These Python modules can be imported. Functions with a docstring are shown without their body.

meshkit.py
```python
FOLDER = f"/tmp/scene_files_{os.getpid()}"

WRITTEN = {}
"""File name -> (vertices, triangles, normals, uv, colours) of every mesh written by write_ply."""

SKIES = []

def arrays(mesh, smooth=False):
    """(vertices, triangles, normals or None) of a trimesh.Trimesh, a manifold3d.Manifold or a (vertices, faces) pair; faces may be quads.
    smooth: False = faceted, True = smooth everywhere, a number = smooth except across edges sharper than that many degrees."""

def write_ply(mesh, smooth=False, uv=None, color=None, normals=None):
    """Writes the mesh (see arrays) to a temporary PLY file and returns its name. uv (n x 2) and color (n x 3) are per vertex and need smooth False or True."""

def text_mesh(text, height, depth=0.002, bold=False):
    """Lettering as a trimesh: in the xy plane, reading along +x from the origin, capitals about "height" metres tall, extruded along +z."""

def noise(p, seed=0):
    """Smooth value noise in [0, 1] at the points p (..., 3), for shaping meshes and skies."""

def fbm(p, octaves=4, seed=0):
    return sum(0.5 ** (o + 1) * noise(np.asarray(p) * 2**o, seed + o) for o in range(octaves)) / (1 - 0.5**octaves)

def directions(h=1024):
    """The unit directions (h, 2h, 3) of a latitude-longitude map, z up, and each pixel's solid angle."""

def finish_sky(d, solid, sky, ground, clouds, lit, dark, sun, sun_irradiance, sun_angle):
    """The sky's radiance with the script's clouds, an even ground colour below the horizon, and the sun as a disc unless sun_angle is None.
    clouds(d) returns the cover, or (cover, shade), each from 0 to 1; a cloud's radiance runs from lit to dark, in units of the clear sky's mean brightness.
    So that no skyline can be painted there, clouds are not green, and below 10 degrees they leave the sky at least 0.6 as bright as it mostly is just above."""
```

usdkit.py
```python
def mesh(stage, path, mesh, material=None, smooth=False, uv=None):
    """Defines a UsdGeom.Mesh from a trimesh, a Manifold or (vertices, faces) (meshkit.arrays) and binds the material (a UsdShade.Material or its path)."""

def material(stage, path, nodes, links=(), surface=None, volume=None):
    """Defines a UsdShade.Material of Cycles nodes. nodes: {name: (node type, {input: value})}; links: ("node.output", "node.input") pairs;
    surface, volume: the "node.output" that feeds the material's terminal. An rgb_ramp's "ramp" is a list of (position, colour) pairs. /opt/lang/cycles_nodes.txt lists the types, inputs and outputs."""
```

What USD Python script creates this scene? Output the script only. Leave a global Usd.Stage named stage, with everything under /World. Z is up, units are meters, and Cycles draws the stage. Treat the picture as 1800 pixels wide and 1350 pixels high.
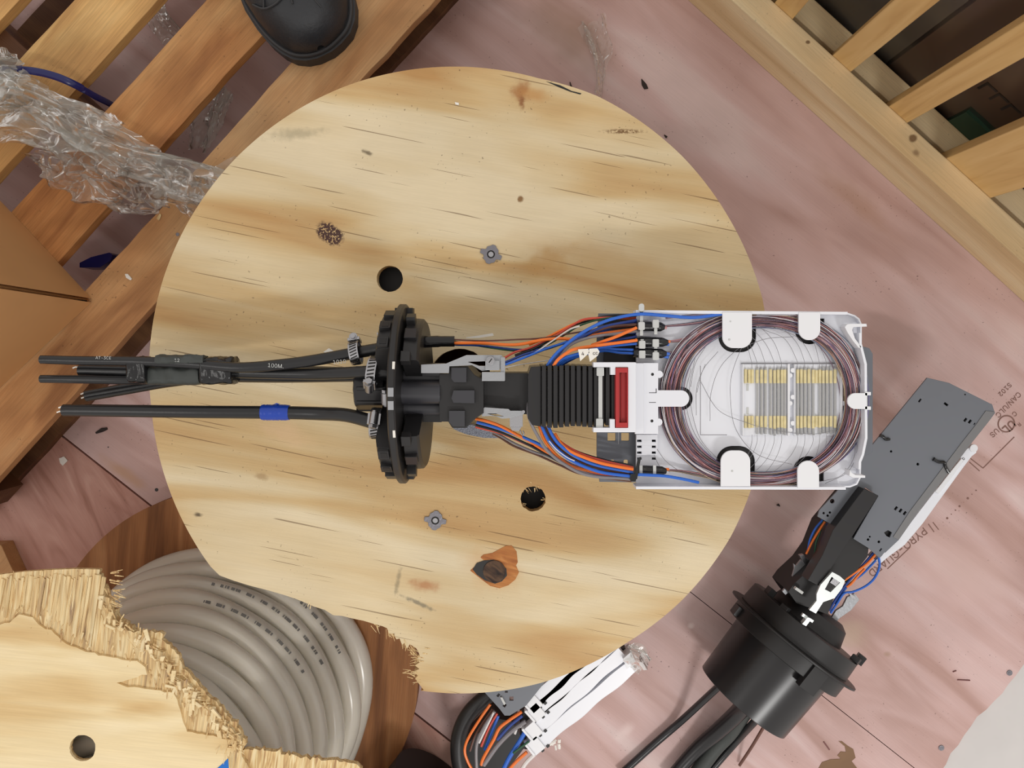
import math, random
import numpy as np, trimesh
import usdkit, meshkit
from pxr import Usd, UsdGeom, UsdLux, UsdShade, Gf, Sdf
from shapely.geometry import Polygon, Point, box as sbox
from shapely.ops import unary_union

stage = Usd.Stage.CreateInMemory()
UsdGeom.SetStageUpAxis(stage, 'Z'); UsdGeom.SetStageMetersPerUnit(stage, 1.0)
UsdGeom.Xform.Define(stage, '/World'); stage.SetDefaultPrim(stage.GetPrimAtPath('/World'))
# ------------------------------------------------------------------ camera
H, F = 1.25, 1350.0                       # camera height, focal length in pixels of the 1800 px frame
T0 = math.atan(70 / F)                    # slight tilt: straight down is 70 px above the frame's centre
cam = UsdGeom.Camera.Define(stage, '/World/camera')
cam.CreateHorizontalApertureAttr(36.0); cam.CreateVerticalApertureAttr(27.0); cam.CreateFocalLengthAttr(36.0 * F / 1800)
cam.CreateClippingRangeAttr(Gf.Vec2f(0.02, 100))
cam.AddTranslateOp().Set(Gf.Vec3d(0, 0, H)); cam.AddRotateXOp().Set(-math.degrees(T0))
cam.GetPrim().CreateAttribute('exposure', Sdf.ValueTypeNames.Float).Set(0.0)
# ------------------------------------------------------------------ light: dim room fill and ceiling fixtures
dome = UsdLux.DomeLight.Define(stage, '/World/room_fill')
dome.CreateIntensityAttr(0.24); dome.CreateColorAttr(Gf.Vec3f(1.0, 0.95, 0.9))
def rect(name, x, y, z, w, h, power, col, rz=0, tx=0, ty=0):
    l = UsdLux.RectLight.Define(stage, '/World/' + name)
    l.CreateWidthAttr(w); l.CreateHeightAttr(h); l.CreateIntensityAttr(power); l.CreateColorAttr(Gf.Vec3f(*col))
    l.AddTranslateOp().Set(Gf.Vec3d(x, y, z)); l.AddRotateZOp().Set(rz); l.AddRotateYOp().Set(ty); l.AddRotateXOp().Set(tx)
rect('ceiling_light', 0.75, -1.75, 2.9, 0.7, 0.32, 64.0, (1.0, 0.985, 0.965), tx=-32, ty=13)
rect('ceiling_light_001', -1.9, -0.7, 2.9, 0.5, 1.3, 3.2, (1.0, 0.97, 0.93), tx=-12, ty=-34)
rect('ceiling_light_002', 1.5, 1.7, 2.9, 1.2, 0.5, 3.6, (1.0, 0.96, 0.92), tx=28, ty=24)
# ------------------------------------------------------------------ helpers
ct, st_ = math.cos(-T0), math.sin(-T0)
def W(px, py, z=0.0):
    x, y = (px - 900) / F, -(py - 675) / F
    d = np.array([x, y * ct + st_, y * st_ - ct])
    return np.array([0, 0, H]) + d * ((z - H) / d[2])
def S(z): return (H - z) / F
def lin(c):
    c = np.array(c, float) / 255
    return tuple(np.where(c <= .04045, c / 12.92, ((c + .055) / 1.055) ** 2.4))
rng = np.random.default_rng(7); random.seed(7)
used = {}
def numbered(path):
    if path not in used: used[path] = 0; return path
    used[path] += 1
    return '%s_%03d' % (path, used[path])
LOC = {}
def thing(name, label, cat, loc, group=None, kind=None):
    path = numbered('/World/' + name); x = UsdGeom.Xform.Define(stage, path)
    x.AddTranslateOp().Set(Gf.Vec3d(*map(float, loc))); p = x.GetPrim(); LOC[path] = np.array(loc, float)
    tagp(p, label, cat, group, kind); return path
def tagp(p, label=None, cat=None, group=None, kind=None):
    for k, v in (('label', label), ('category', cat), ('group', group), ('kind', kind)):
        if v: p.SetCustomDataByKey(k, v)
def obj(name, m, mt, parent=None, smooth=35, label=None, cat=None, group=None, kind=None):
    if isinstance(m, (list,)): m = trimesh.util.concatenate([as_tm(a) for a in m])
    m = as_tm(m)
    path = numbered((parent or '/World') + '/' + name)
    root = '/'.join(path.split('/')[:3]); off = LOC.get(root)
    if off is not None: m = m.copy(); m.apply_translation(-off)
    g = usdkit.mesh(stage, path, m, MAT[mt], smooth=smooth)
    tagp(g.GetPrim(), label, cat, group, kind); return path
def as_tm(m):
    if hasattr(m, 'to_mesh'):
        q = m.to_mesh(); return trimesh.Trimesh(np.array(q.vert_properties[:, :3]), np.array(q.tri_verts), process=False)
    if isinstance(m, tuple):
        v, f, _ = meshkit.arrays(m); return trimesh.Trimesh(v, f, process=False)
    return m
# --- solids
def ext_xy(poly, ztop, thick):
    if isinstance(poly, (list, np.ndarray)): poly = Polygon(poly)
    poly = poly.buffer(0); out = []
    for g in getattr(poly, 'geoms', [poly]):
        if g.area < 1e-9: continue
        m = trimesh.creation.extrude_polygon(g, thick, engine='earcut'); m.apply_translation([0, 0, ztop - thick]); out.append(m)
    return trimesh.util.concatenate(out)
def wp(pts, z): return [tuple(W(x, y, z)[:2]) for x, y in pts]
def ext(pts, ztop, thick, holes=()):
    """solid slab whose outline and holes are given where the photo shows its top face"""
    p = pts if hasattr(pts, 'geom_type') else Polygon(pts)
    for h in holes: p = p.difference(h if not isinstance(h, list) else Polygon(h))
    p = p.buffer(0); out = []
    for g in getattr(p, 'geoms', [p]):
        out.append(Polygon(wp(g.exterior.coords, ztop), [wp(i.coords, ztop) for i in g.interiors]))
    return ext_xy(unary_union(out), ztop, thick)
def rrect(x0, y0, x1, y1, r=3): return sbox(x0 + r, y0 + r, x1 - r, y1 - r).buffer(r, quad_segs=6)
def prect(x0, y0, x1, y1): return [(x0, y0), (x1, y0), (x1, y1), (x0, y1)]
def boxf(O, ex, ey, ez, a, b, c):
    """box in a frame: a, b, c are (lo, hi) along ex, ey, ez"""
    m = trimesh.creation.box((a[1] - a[0], b[1] - b[0], c[1] - c[0]))
    T = np.eye(4); T[:3, 0], T[:3, 1], T[:3, 2] = ex, ey, ez
    T[:3, 3] = np.array(O) + np.array(ex) * (a[0] + a[1]) / 2 + np.array(ey) * (b[0] + b[1]) / 2 + np.array(ez) * (c[0] + c[1]) / 2
    m.apply_transform(T); return m
EZ = np.array([0, 0, 1.0])
def smooth_path(p, n=8):
    p = np.asarray(p, float)
    if len(p) < 3:
        return np.array([p[0] + (p[-1] - p[0]) * t for t in np.linspace(0, 1, n)])
    q = np.vstack([2 * p[0] - p[1], p, 2 * p[-1] - p[-2]]); out = []
    for i in range(1, len(q) - 2):
        a, b, c, d = q[i - 1:i + 3]
        for t in np.linspace(0, 1, n, endpoint=False):
            out.append(.5 * (2 * b + (c - a) * t + (2 * a - 5 * b + 4 * c - d) * t * t + (3 * b - a - 3 * c + d) * t ** 3))
    out.append(p[-1]); return np.array(out)
def tube(p, r, sides=10, closed=False, flat=1.0, caps=True):
    p = np.asarray(p, float); n = len(p); r = np.broadcast_to(r, n)
    t = (np.roll(p, -1, 0) - np.roll(p, 1, 0)) if closed else np.gradient(p, axis=0)
    t /= np.maximum(np.linalg.norm(t, axis=1, keepdims=True), 1e-12)
    up = np.where(np.abs(t[:, 2:3]) > .93, np.array([[1.0, 0, 0]]), EZ[None])
    s = np.cross(t, up); s /= np.linalg.norm(s, axis=1, keepdims=True); u = np.cross(s, t)
    a = np.arange(sides) * 2 * math.pi / sides
    v = p[:, None] + r[:, None, None] * (np.cos(a)[None, :, None] * s[:, None] + flat * np.sin(a)[None, :, None] * u[:, None])
    v = v.reshape(-1, 3); f = []
    m = n if closed else n - 1
    i = np.repeat(np.arange(m), sides); j = np.tile(np.arange(sides), m); i2 = (i + 1) % n; j2 = (j + 1) % sides
    A, B, C, D = i * sides + j, i * sides + j2, i2 * sides + j2, i2 * sides + j
    f = np.vstack([np.stack([A, B, C], 1), np.stack([A, C, D], 1)])
    if not closed and caps:
        v = np.vstack([v, p[0], p[-1]]); k = len(v); e = np.arange(sides); e2 = (e + 1) % sides
        f = np.vstack([f, np.stack([np.full(sides, k - 2), e2, e], 1), np.stack([np.full(sides, k - 1), (n - 1) * sides + e, (n - 1) * sides + e2], 1)])
    return trimesh.Trimesh(v, f, process=False)
def pxpath(pts, z=None, n=8): return smooth_path([W(q[0], q[1], q[2] if len(q) > 2 else z) for q in pts], n)
def lathe(prof, O, ex, n=64, up=EZ):
    """solid turned about the line O + t*ex; prof: (t, radius) in metres"""
    ex = np.array(ex, float); ex /= np.linalg.norm(ex); ey = np.cross(up, ex); ey /= np.linalg.norm(ey); ez = np.cross(ex, ey)
    prof = [(prof[0][0], 0)] + list(prof) + [(prof[-1][0], 0)]
    a = np.arange(n) * 2 * math.pi / n; v = []
    for t, r in prof:
        v.append(np.array(O) + ex * t + max(r, 1e-6) * (np.cos(a)[:, None] * ey + np.sin(a)[:, None] * ez))
    v = np.vstack(v); f = []
    m = len(prof) - 1
    i = np.repeat(np.arange(m), n); j = np.tile(np.arange(n), m); j2 = (j + 1) % n
    A, B, C, D = i * n + j, i * n + j2, (i + 1) * n + j2, (i + 1) * n + j
    f = np.vstack([np.stack([A, B, C], 1), np.stack([A, C, D], 1)])
    return trimesh.Trimesh(v, f, process=False)
def lathe_arc(prof, O, ex, a0, a1, n=60, up=EZ):
    """as lathe, from angle a0 to a1 only (degrees), closed by flat ends"""
    ex = np.array(ex, float); ey = np.cross(up, ex); ez = np.cross(ex, ey); m = len(prof); v = []; f = []
    for a in np.radians(np.linspace(a0, a1, n + 1)):
        er = math.cos(a) * ey + math.sin(a) * ez
        for t, r in prof: v.append(np.array(O) + ex * t + er * r)
        for t, r in prof[::-1]: v.append(np.array(O) + ex * t + er * 1e-5)
    k = 2 * m
    for i in range(n):
        for j in range(k):
            A, B, C, D = i * k + j, i * k + (j + 1) % k, (i + 1) * k + (j + 1) % k, (i + 1) * k + j
            f += [[A, D, C], [A, C, B]]
    for j in range(m - 1):
        for b, fl_ in ((0, 1), (n * k, 0)):
            A, B, C, D = b + j, b + j + 1, b + k - 2 - j, b + k - 1 - j
            f += [[A, B, C], [A, C, D]] if fl_ else [[A, C, B], [A, D, C]]
    return trimesh.Trimesh(v, f, process=False)
def disc(px, py, z, rpx, h, n=24):
    s = S(z); c = W(px, py, z); m = trimesh.creation.cylinder(rpx * s, h, sections=n); m.apply_translation(c - EZ * h / 2); return m
def chamfer_box(m): return m
def text_at(txt, px, py, z, hgt, dpx, depth=.0003, bold=False):
    """lettering that starts at a pixel and reads along the pixel direction dpx"""
    t = meshkit.text_mesh(txt, hgt, depth, bold); ang = math.atan2(-dpx[1], dpx[0])
    t.apply_transform(trimesh.transformations.rotation_matrix(ang, [0, 0, 1])); t.apply_translation(W(px, py, z)); return t
# ------------------------------------------------------------------ materials
MAT = {}
class G:
    """collects nodes and links of one material"""
    def __init__(s): s.n, s.l, s.k = {}, [], 0
    def add(s, kind, links=None, **inp):
        s.k += 1; nm = 'n%d' % s.k; s.n[nm] = (kind, inp)
        for k, v in (links or {}).items(): s.l.append((v, nm + '.' + k))
        return nm
    def done(s, name, surf): MAT[name] = usdkit.material(stage, '/World/Looks/' + name, s.n, s.l, surface=surf)
def mat(name, col, rough=.5, metal=0.0, var=0.0, vs=40, bump=0.0, bs=200, bevel=0.0, **kw):
    g = G(); c = lin(col); links = {}
    geo = g.add('geometry')
    if var:
        n = g.add('noise_texture', {'vector': geo + '.position'}, scale=vs, detail=4.0)
        r = g.add('rgb_ramp', {'fac': n + '.fac'}, ramp=[(.3, tuple(np.array(c) * (1 - var))), (.7, tuple(np.minimum(1, np.array(c) * (1 + var))))])
        links['base_color'] = r + '.color'
    nrm = None
    if bevel:
        b = g.add('bevel', radius=bevel); nrm = b + '.bevel'
    if bump:
        n2 = g.add('noise_texture', {'vector': geo + '.position'}, scale=bs, detail=3.0)
        bl = {'height': n2 + '.fac'}
        if nrm: bl['normal'] = nrm
        bm = g.add('bump', bl, strength=bump, distance=.002); nrm = bm + '.normal'
    if nrm: links['normal'] = nrm
    p = g.add('principled_bsdf', links, base_color=c, roughness=rough, metallic=metal, **kw)
    g.done(name, p + '.BSDF')
def spot(g, geo, cur, px, py, z, rx, ry, ang, col, soft=.5, namp=.6, nsc=60, opac=1.0, speck=0):
    s = S(z); c = W(px, py, z)
    d = g.add('vector_math', {'vector1': geo + '.position'}, math_type='subtract', vector2=tuple(c))
    m = g.add('mapping', {'vector': d + '.vector'}, mapping_type='texture', rotation=(0, 0, -math.radians(ang)), scale=(rx * s, ry * s, 1.0))
    ln = g.add('vector_math', {'vector1': m + '.vector'}, math_type='length')
    n = g.add('noise_texture', {'vector': geo + '.position'}, scale=nsc, detail=3.0)
    a = g.add('math', {'value1': n + '.fac'}, math_type='multiply_add', value2=namp * 2, value3=-namp)
    b = g.add('math', {'value1': ln + '.value', 'value2': a + '.value'}, math_type='add')
    r = g.add('map_range', {'value': b + '.value'}, range_type='smoothstep', from_min=1.0 - soft, from_max=1.0 + .15 * soft, to_min=opac, to_max=0.0, clamp=True)
    fac = r + '.result'
    if speck:
        n3 = g.add('noise_texture', {'vector': geo + '.position'}, scale=speck, detail=2.0)
        r3 = g.add('map_range', {'value': n3 + '.fac'}, range_type='smoothstep', from_min=.40, from_max=.48, to_min=0.0, to_max=1.0, clamp=True)
        mm = g.add('math', {'value1': fac, 'value2': r3 + '.result'}, math_type='multiply'); fac = mm + '.value'
    mx = g.add('mix_color', {'fac': fac, 'a': cur}, blend_type='mix', b=lin(col))
    return mx + '.result'
def wood(name, cols, ang, sx=.25, sy=.03, fine=.25, crack=0.0, specks=0.0, spots=(), rough=.6, bump=.25, off=(0, 0, 0), pos=(.3, .42, .55, .7), blotch=0.0, wob=.8, bevel=0.0):
    g = G(); geo = g.add('geometry'); v = geo + '.position'
    a = -math.radians(ang)   # ang: degrees clockwise in the photo
    m1 = g.add('mapping', {'vector': v}, mapping_type='texture', rotation=(0, 0, a), scale=(sx, sy, sy), location=off)
    n1 = g.add('noise_texture', {'vector': m1 + '.vector'}, scale=1.0, detail=2.5, roughness=.45, distortion=wob)
    cur = g.add('rgb_ramp', {'fac': n1 + '.fac'}, ramp=[(p, lin(c)) for p, c in zip(pos, cols)]) + '.color'
    if blotch:
        nb = g.add('noise_texture', {'vector': v}, scale=7.0, detail=3.0)
        rb = g.add('map_range', {'value': nb + '.fac'}, from_min=.35, from_max=.65, to_min=1 - blotch, to_max=1 + blotch, clamp=True)
        sc = g.add('vector_math', {'vector1': cur, 'scale': rb + '.result'}, math_type='scale'); cur = sc + '.vector'
    m2 = g.add('mapping', {'vector': v}, mapping_type='texture', rotation=(0, 0, a), scale=(.06, .0022, .0022), location=off)
    n2 = g.add('noise_texture', {'vector': m2 + '.vector'}, scale=1.0, detail=3.0, roughness=.6)
    r2 = g.add('map_range', {'value': n2 + '.fac'}, from_min=.25, from_max=.75, to_min=1 - fine, to_max=1 + fine * .6, clamp=True)
    s2 = g.add('vector_math', {'vector1': cur, 'scale': r2 + '.result'}, math_type='scale'); cur = s2 + '.vector'
    if crack:
        m3 = g.add('mapping', {'vector': v}, mapping_type='texture', rotation=(0, 0, a - .05), scale=(.15, .0026, .01), location=(.3, .7, 0))
        n3 = g.add('noise_texture', {'vector': m3 + '.vector'}, scale=1.0, detail=1.0, roughness=.3)
        r3 = g.add('map_range', {'value': n3 + '.fac'}, range_type='smoothstep', from_min=.722 - .02 * crack, from_max=.75 - .02 * crack, to_min=0.0, to_max=.6, clamp=True)
        mx = g.add('mix_color', {'fac': r3 + '.result', 'a': cur}, blend_type='mix', b=lin((96, 66, 38))); cur = mx + '.result'
    if specks:
        n4 = g.add('noise_texture', {'vector': v}, scale=240.0, detail=1.0)
        n5 = g.add('noise_texture', {'vector': v}, scale=16.0, detail=2.0)
        r4 = g.add('map_range', {'value': n4 + '.fac'}, range_type='smoothstep', from_min=.68, from_max=.76, to_min=0.0, to_max=specks, clamp=True)
        r5 = g.add('map_range', {'value': n5 + '.fac'}, range_type='smoothstep', from_min=.5, from_max=.62, to_min=0.0, to_max=1.0, clamp=True)
        mm = g.add('math', {'value1': r4 + '.result', 'value2': r5 + '.result'}, math_type='multiply')
        mx = g.add('mix_color', {'fac': mm + '.value', 'a': cur}, blend_type='mix', b=lin((70, 50, 35))); cur = mx + '.result'
    for sp in spots: cur = spot(g, geo, cur, *sp)
    bl = {'height': n2 + '.fac'}
    if bevel: bl['normal'] = g.add('bevel', radius=bevel) + '.bevel'
    bm = g.add('bump', bl, strength=bump, distance=.0015)
    p = g.add('principled_bsdf', {'base_color': cur, 'normal': bm + '.normal'}, roughness=rough, specular_ior_level=.3)
    g.done(name, p + '.BSDF')
ZR = .30
PINE = [(226, 209, 175), (218, 197, 157), (207, 177, 128), (188, 145, 92)]
wood('reel_plywood', PINE, 9, sx=.42, sy=.07, fine=.05, crack=1.0, specks=.5, pos=(.33, .46, .58, .73), rough=.5, wob=.8, blotch=.04, spots=[
    (915, 160, ZR, 20, 24, 0, (160, 100, 50), .8, .6, 90, .75), (940, 168, ZR, 34, 14, 8, (190, 135, 75), .9, .5, 60, .6),
    (917, 180, ZR, 7, 14, 0, (130, 70, 30), .9, .7, 200, .8),
    (580, 411, ZR, 29, 19, 35, (58, 30, 36), .3, .3, 150, .95, 330), (1095, 231, ZR, 44, 5, 0, (110, 75, 40), .8, .5, 200, .9, 300),
    (520, 235, ZR, 60, 12, -5, (150, 140, 112), .9, .6, 120, .5), (645, 268, ZR, 12, 5, 25, (90, 75, 55), .8, .6, 200, .8),
    (745, 1028, ZR, 34, 14, 8, (176, 112, 66), .9, .6, 90, .7), (348, 905, ZR, 10, 5, 5, (70, 55, 40), .8, .5, 150, .85),
    (460, 838, ZR, 16, 8, 10, (170, 140, 100), .8, .6, 150, .7), (500, 760, ZR, 60, 26, 20, (226, 190, 150), .9, .5, 60, .5),
    (915, 350, ZR, 6, 7, 0, (130, 90, 45), .6, .5, 150, .9), (1050, 450, ZR, 190, 40, 9, (190, 150, 92), 1.0, .5, 20, .55),
    (868, 1004, ZR, 68, 48, 25, (205, 160, 105), .9, .4, 40, .6), (960, 460, ZR, 60, 30, -20, (190, 145, 85), .9, .7, 60, .6),
    (735, 1060, ZR, 42, 5, 25, (110, 105, 90), .8, .8, 150, .7), (700, 1020, ZR, 5, 30, 10, (120, 110, 90), .8, 1.0, 120, .55),
    (845, 815, ZR, 28, 10, 20, (190, 150, 90), .9, .7, 150, .5)])
wood('torn_plywood', [(244, 226, 186), (236, 214, 168), (222, 192, 140), (200, 160, 105)], 6, sx=.3, sy=.06, fine=.08, pos=(.34, .5, .6, .75), wob=.8)
wood('cross_ply', [(238, 218, 174), (230, 204, 154), (216, 184, 132), (160, 132, 104)], 98, sx=.06, sy=.006, fine=.3, bump=.5, pos=(.3, .45, .58, .74))
wood('splinter_wood', [(242, 222, 178), (232, 206, 154), (214, 180, 126), (180, 142, 100)], 98, sx=.03, sy=.004, fine=.2)
wood('reel_inner', [(178, 128, 84), (160, 108, 66), (140, 92, 54), (120, 76, 44)], 95, sx=.3, sy=.03, fine=.15)
wood('orange_veneer', [(202, 140, 84), (190, 124, 66), (170, 104, 54), (150, 88, 46)], 15, sx=.05, sy=.012, fine=.2)
wood('knot_wood', [(84, 62, 46), (98, 72, 52), (70, 50, 38), (40, 28, 24)], 40, sx=.02, sy=.01, fine=.4)
wood('pallet_pale', [(222, 182, 122), (208, 164, 104), (194, 146, 90), (168, 120, 72)], -48, sx=.25, sy=.05, fine=.22, specks=.3, blotch=.14, bevel=.002)
wood('pallet_orange', [(206, 156, 102), (192, 138, 86), (178, 122, 72), (146, 94, 54)], -48, sx=.22, sy=.05, fine=.22, specks=.35, blotch=.16, bevel=.002, off=(.5, .2, 0))
wood('pallet_tan', [(204, 164, 118), (192, 148, 102), (182, 134, 88), (150, 104, 66)], -48, sx=.2, sy=.07, fine=.15, specks=.5, blotch=.16, bevel=.002, off=(.1, .8, 0))
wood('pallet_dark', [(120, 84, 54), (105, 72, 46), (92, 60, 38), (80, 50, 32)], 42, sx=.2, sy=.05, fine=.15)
wood('crate_wood', [(240, 220, 182), (234, 212, 170), (228, 202, 158), (214, 184, 138)], 41.8, sx=.8, sy=.05, fine=.1, bevel=.003, specks=.2, spots=[
    (1605, 243, .089, 9, 8, 0, (120, 90, 60), .5, .3, 100, .9), (1420, 74, .089, 5, 4, 0, (120, 90, 60), .5, .3, 100, .9),
    (1333, 108, .03, 9, 6, 40, (110, 85, 65), .8, .5, 100, .8), (1575, 285, .03, 8, 6, 40, (130, 100, 70), .8, .5, 100, .7)])
g = G(); geo = g.add('geometry')
mp = g.add('mapping', {'vector': geo + '.position'}, mapping_type='texture', scale=(.02, .02, .25))
nn = g.add('noise_texture', {'vector': mp + '.vector'}, scale=1.0, detail=3.0, distortion=.5)
rr = g.add('rgb_ramp', {'fac': nn + '.fac'}, ramp=[(.3, lin((230, 194, 134))), (.55, lin((218, 178, 116))), (.75, lin((194, 148, 90)))])
bv = g.add('bevel', radius=.003)
pb = g.add('principled_bsdf', {'base_color': rr + '.color', 'normal': bv + '.bevel'}, roughness=.6)
g.done('slat_wood', pb + '.BSDF')
PINK = [(214, 190, 186), (208, 178, 174), (199, 166, 160), (182, 147, 138)]
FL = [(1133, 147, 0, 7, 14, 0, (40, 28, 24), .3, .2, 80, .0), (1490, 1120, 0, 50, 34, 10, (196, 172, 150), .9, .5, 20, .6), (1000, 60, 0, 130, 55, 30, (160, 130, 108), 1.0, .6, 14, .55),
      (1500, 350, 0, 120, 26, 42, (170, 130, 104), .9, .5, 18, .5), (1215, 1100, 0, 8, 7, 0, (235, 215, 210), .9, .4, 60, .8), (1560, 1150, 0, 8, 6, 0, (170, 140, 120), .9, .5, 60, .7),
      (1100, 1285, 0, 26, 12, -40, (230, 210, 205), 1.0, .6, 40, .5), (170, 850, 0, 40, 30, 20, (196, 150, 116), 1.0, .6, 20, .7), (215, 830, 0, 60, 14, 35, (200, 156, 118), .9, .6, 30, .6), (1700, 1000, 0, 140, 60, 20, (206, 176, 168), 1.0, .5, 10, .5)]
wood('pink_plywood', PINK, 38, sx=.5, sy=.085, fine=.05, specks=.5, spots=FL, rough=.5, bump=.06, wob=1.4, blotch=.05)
wood('pink_plywood_dark', [(208, 166, 152), (198, 152, 138), (188, 140, 126), (164, 116, 100)], 60, sx=.16, sy=.045, fine=.06, specks=.5, rough=.5, bump=.06, wob=1.6)
mat('concrete', (206, 202, 200), .6, var=.04, vs=12)
mat('ink', (132, 98, 88), .7); mat('dark_ink', (70, 55, 50), .7); mat('staple_rust', (120, 80, 78), .5, metal=.5)
mat('black_plastic', (34, 33, 34), .42, bevel=.0012, bump=.04, bs=900)
mat('black_satin', (34, 33, 35), .28, bevel=.0015)
mat('black_deep', (24, 22, 23), .5)
mat('charcoal_plastic', (58, 58, 63), .38, bevel=.0012)
mat('cable_jacket', (32, 32, 34), .28, bump=.08, bs=130)
mat('tape_black', (24, 24, 26), .18, bump=.5, bs=90)
mat('rubber_pad', (62, 66, 64), .6, bump=.2, bs=120)
mat('tape_blue', (28, 66, 170), .22, bump=.35, bs=90)
mat('tape_label_blue', (20, 110, 200), .35)
mat('grey_plate', (112, 116, 124), .45, bevel=.0008)
mat('grey_plate_warm', (122, 122, 124), .45, bevel=.0008)
mat('white_plastic', (234, 236, 243), .32, bevel=.0007)
mat('white_tab', (236, 237, 241), .38, bevel=.0007)
mat('paper_white', (240, 236, 228), .6)
mat('tie_white', (216, 218, 216), .3, bevel=.0005, transmission_weight=.15)
mat('clear_sleeve', (196, 196, 196), .15, transmission_weight=.35, ior=1.4)
mat('gold_sleeve', (222, 208, 160), .25, var=.12, vs=150)
mat('red_plastic', (178, 44, 46), .35, bevel=.0008)
mat('steel', (176, 176, 180), .3, metal=1.0, bump=.08, bs=500, bevel=.0006)
mat('dark_slot', (30, 28, 26), .5)
mat('zinc', (168, 170, 174), .4, metal=.6, bump=.12, bs=260, bevel=.0006)
mat('bright_steel', (240, 246, 246), .3, metal=.7, bevel=.0006)
mat('galv_iron', (134, 132, 138), .4, metal=.85, bump=.3, bs=240, bevel=.0005)
mat('tube_orange', (244, 122, 42), .35); mat('tube_blue', (42, 104, 206), .33); mat('tube_green', (34, 84, 56), .35)
mat('tube_brown', (98, 62, 50), .35); mat('tube_grey', (132, 128, 132), .35); mat('tube_white', (226, 222, 220), .4)
mat('tube_red', (206, 78, 60), .35); mat('tube_black', (26, 28, 34), .35); mat('tube_navy', (30, 62, 140), .35)
FIB = {'brown': (124, 92, 88), 'plum': (138, 108, 126), 'dark': (74, 68, 80), 'rose': (202, 140, 140), 'slate': (130, 138, 160), 'white': (226, 222, 226), 'tan': (190, 166, 138), 'violet': (132, 122, 172)}
for k, c in FIB.items(): mat('fiber_' + k, c, .35)
mat('fiber_clear', (140, 138, 142), .3)
mat('carton', (196, 146, 94), .75, var=.06, vs=6, bump=.08, bs=60)
mat('carton_dark', (112, 84, 62), .75, var=.1, vs=8); mat('carton_grey', (112, 104, 92), .75, var=.1, vs=8); mat('carton_plum', (104, 70, 64), .7, var=.12, vs=8)
mat('green_board', (36, 70, 52), .6)
mat('pipe', (236, 226, 204), .22, var=.02, vs=8, subsurface_weight=.5, subsurface_scale=.02, subsurface_radius=(1.0, .9, .7))
mat('pipe_print', (110, 108, 104), .5)
mat('boot_leather', (40, 42, 46), .5, var=.12, vs=30, bump=.25, bs=220)
mat('boot_sole', (52, 52, 54), .6, bump=.15, bs=150); mat('lace', (30, 30, 33), .7, bump=.6, bs=700); mat('eyelet', (150, 150, 155), .3, metal=1.0)
mat('strap_blue', (30, 32, 92), .25); mat('pad_grey', (150, 154, 166), .85, var=.4, vs=700, bump=.8, bs=600)
mat('debris', (44, 32, 28), .7); mat('leaf_brown', (128, 98, 72), .75, var=.08, vs=20)
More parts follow.
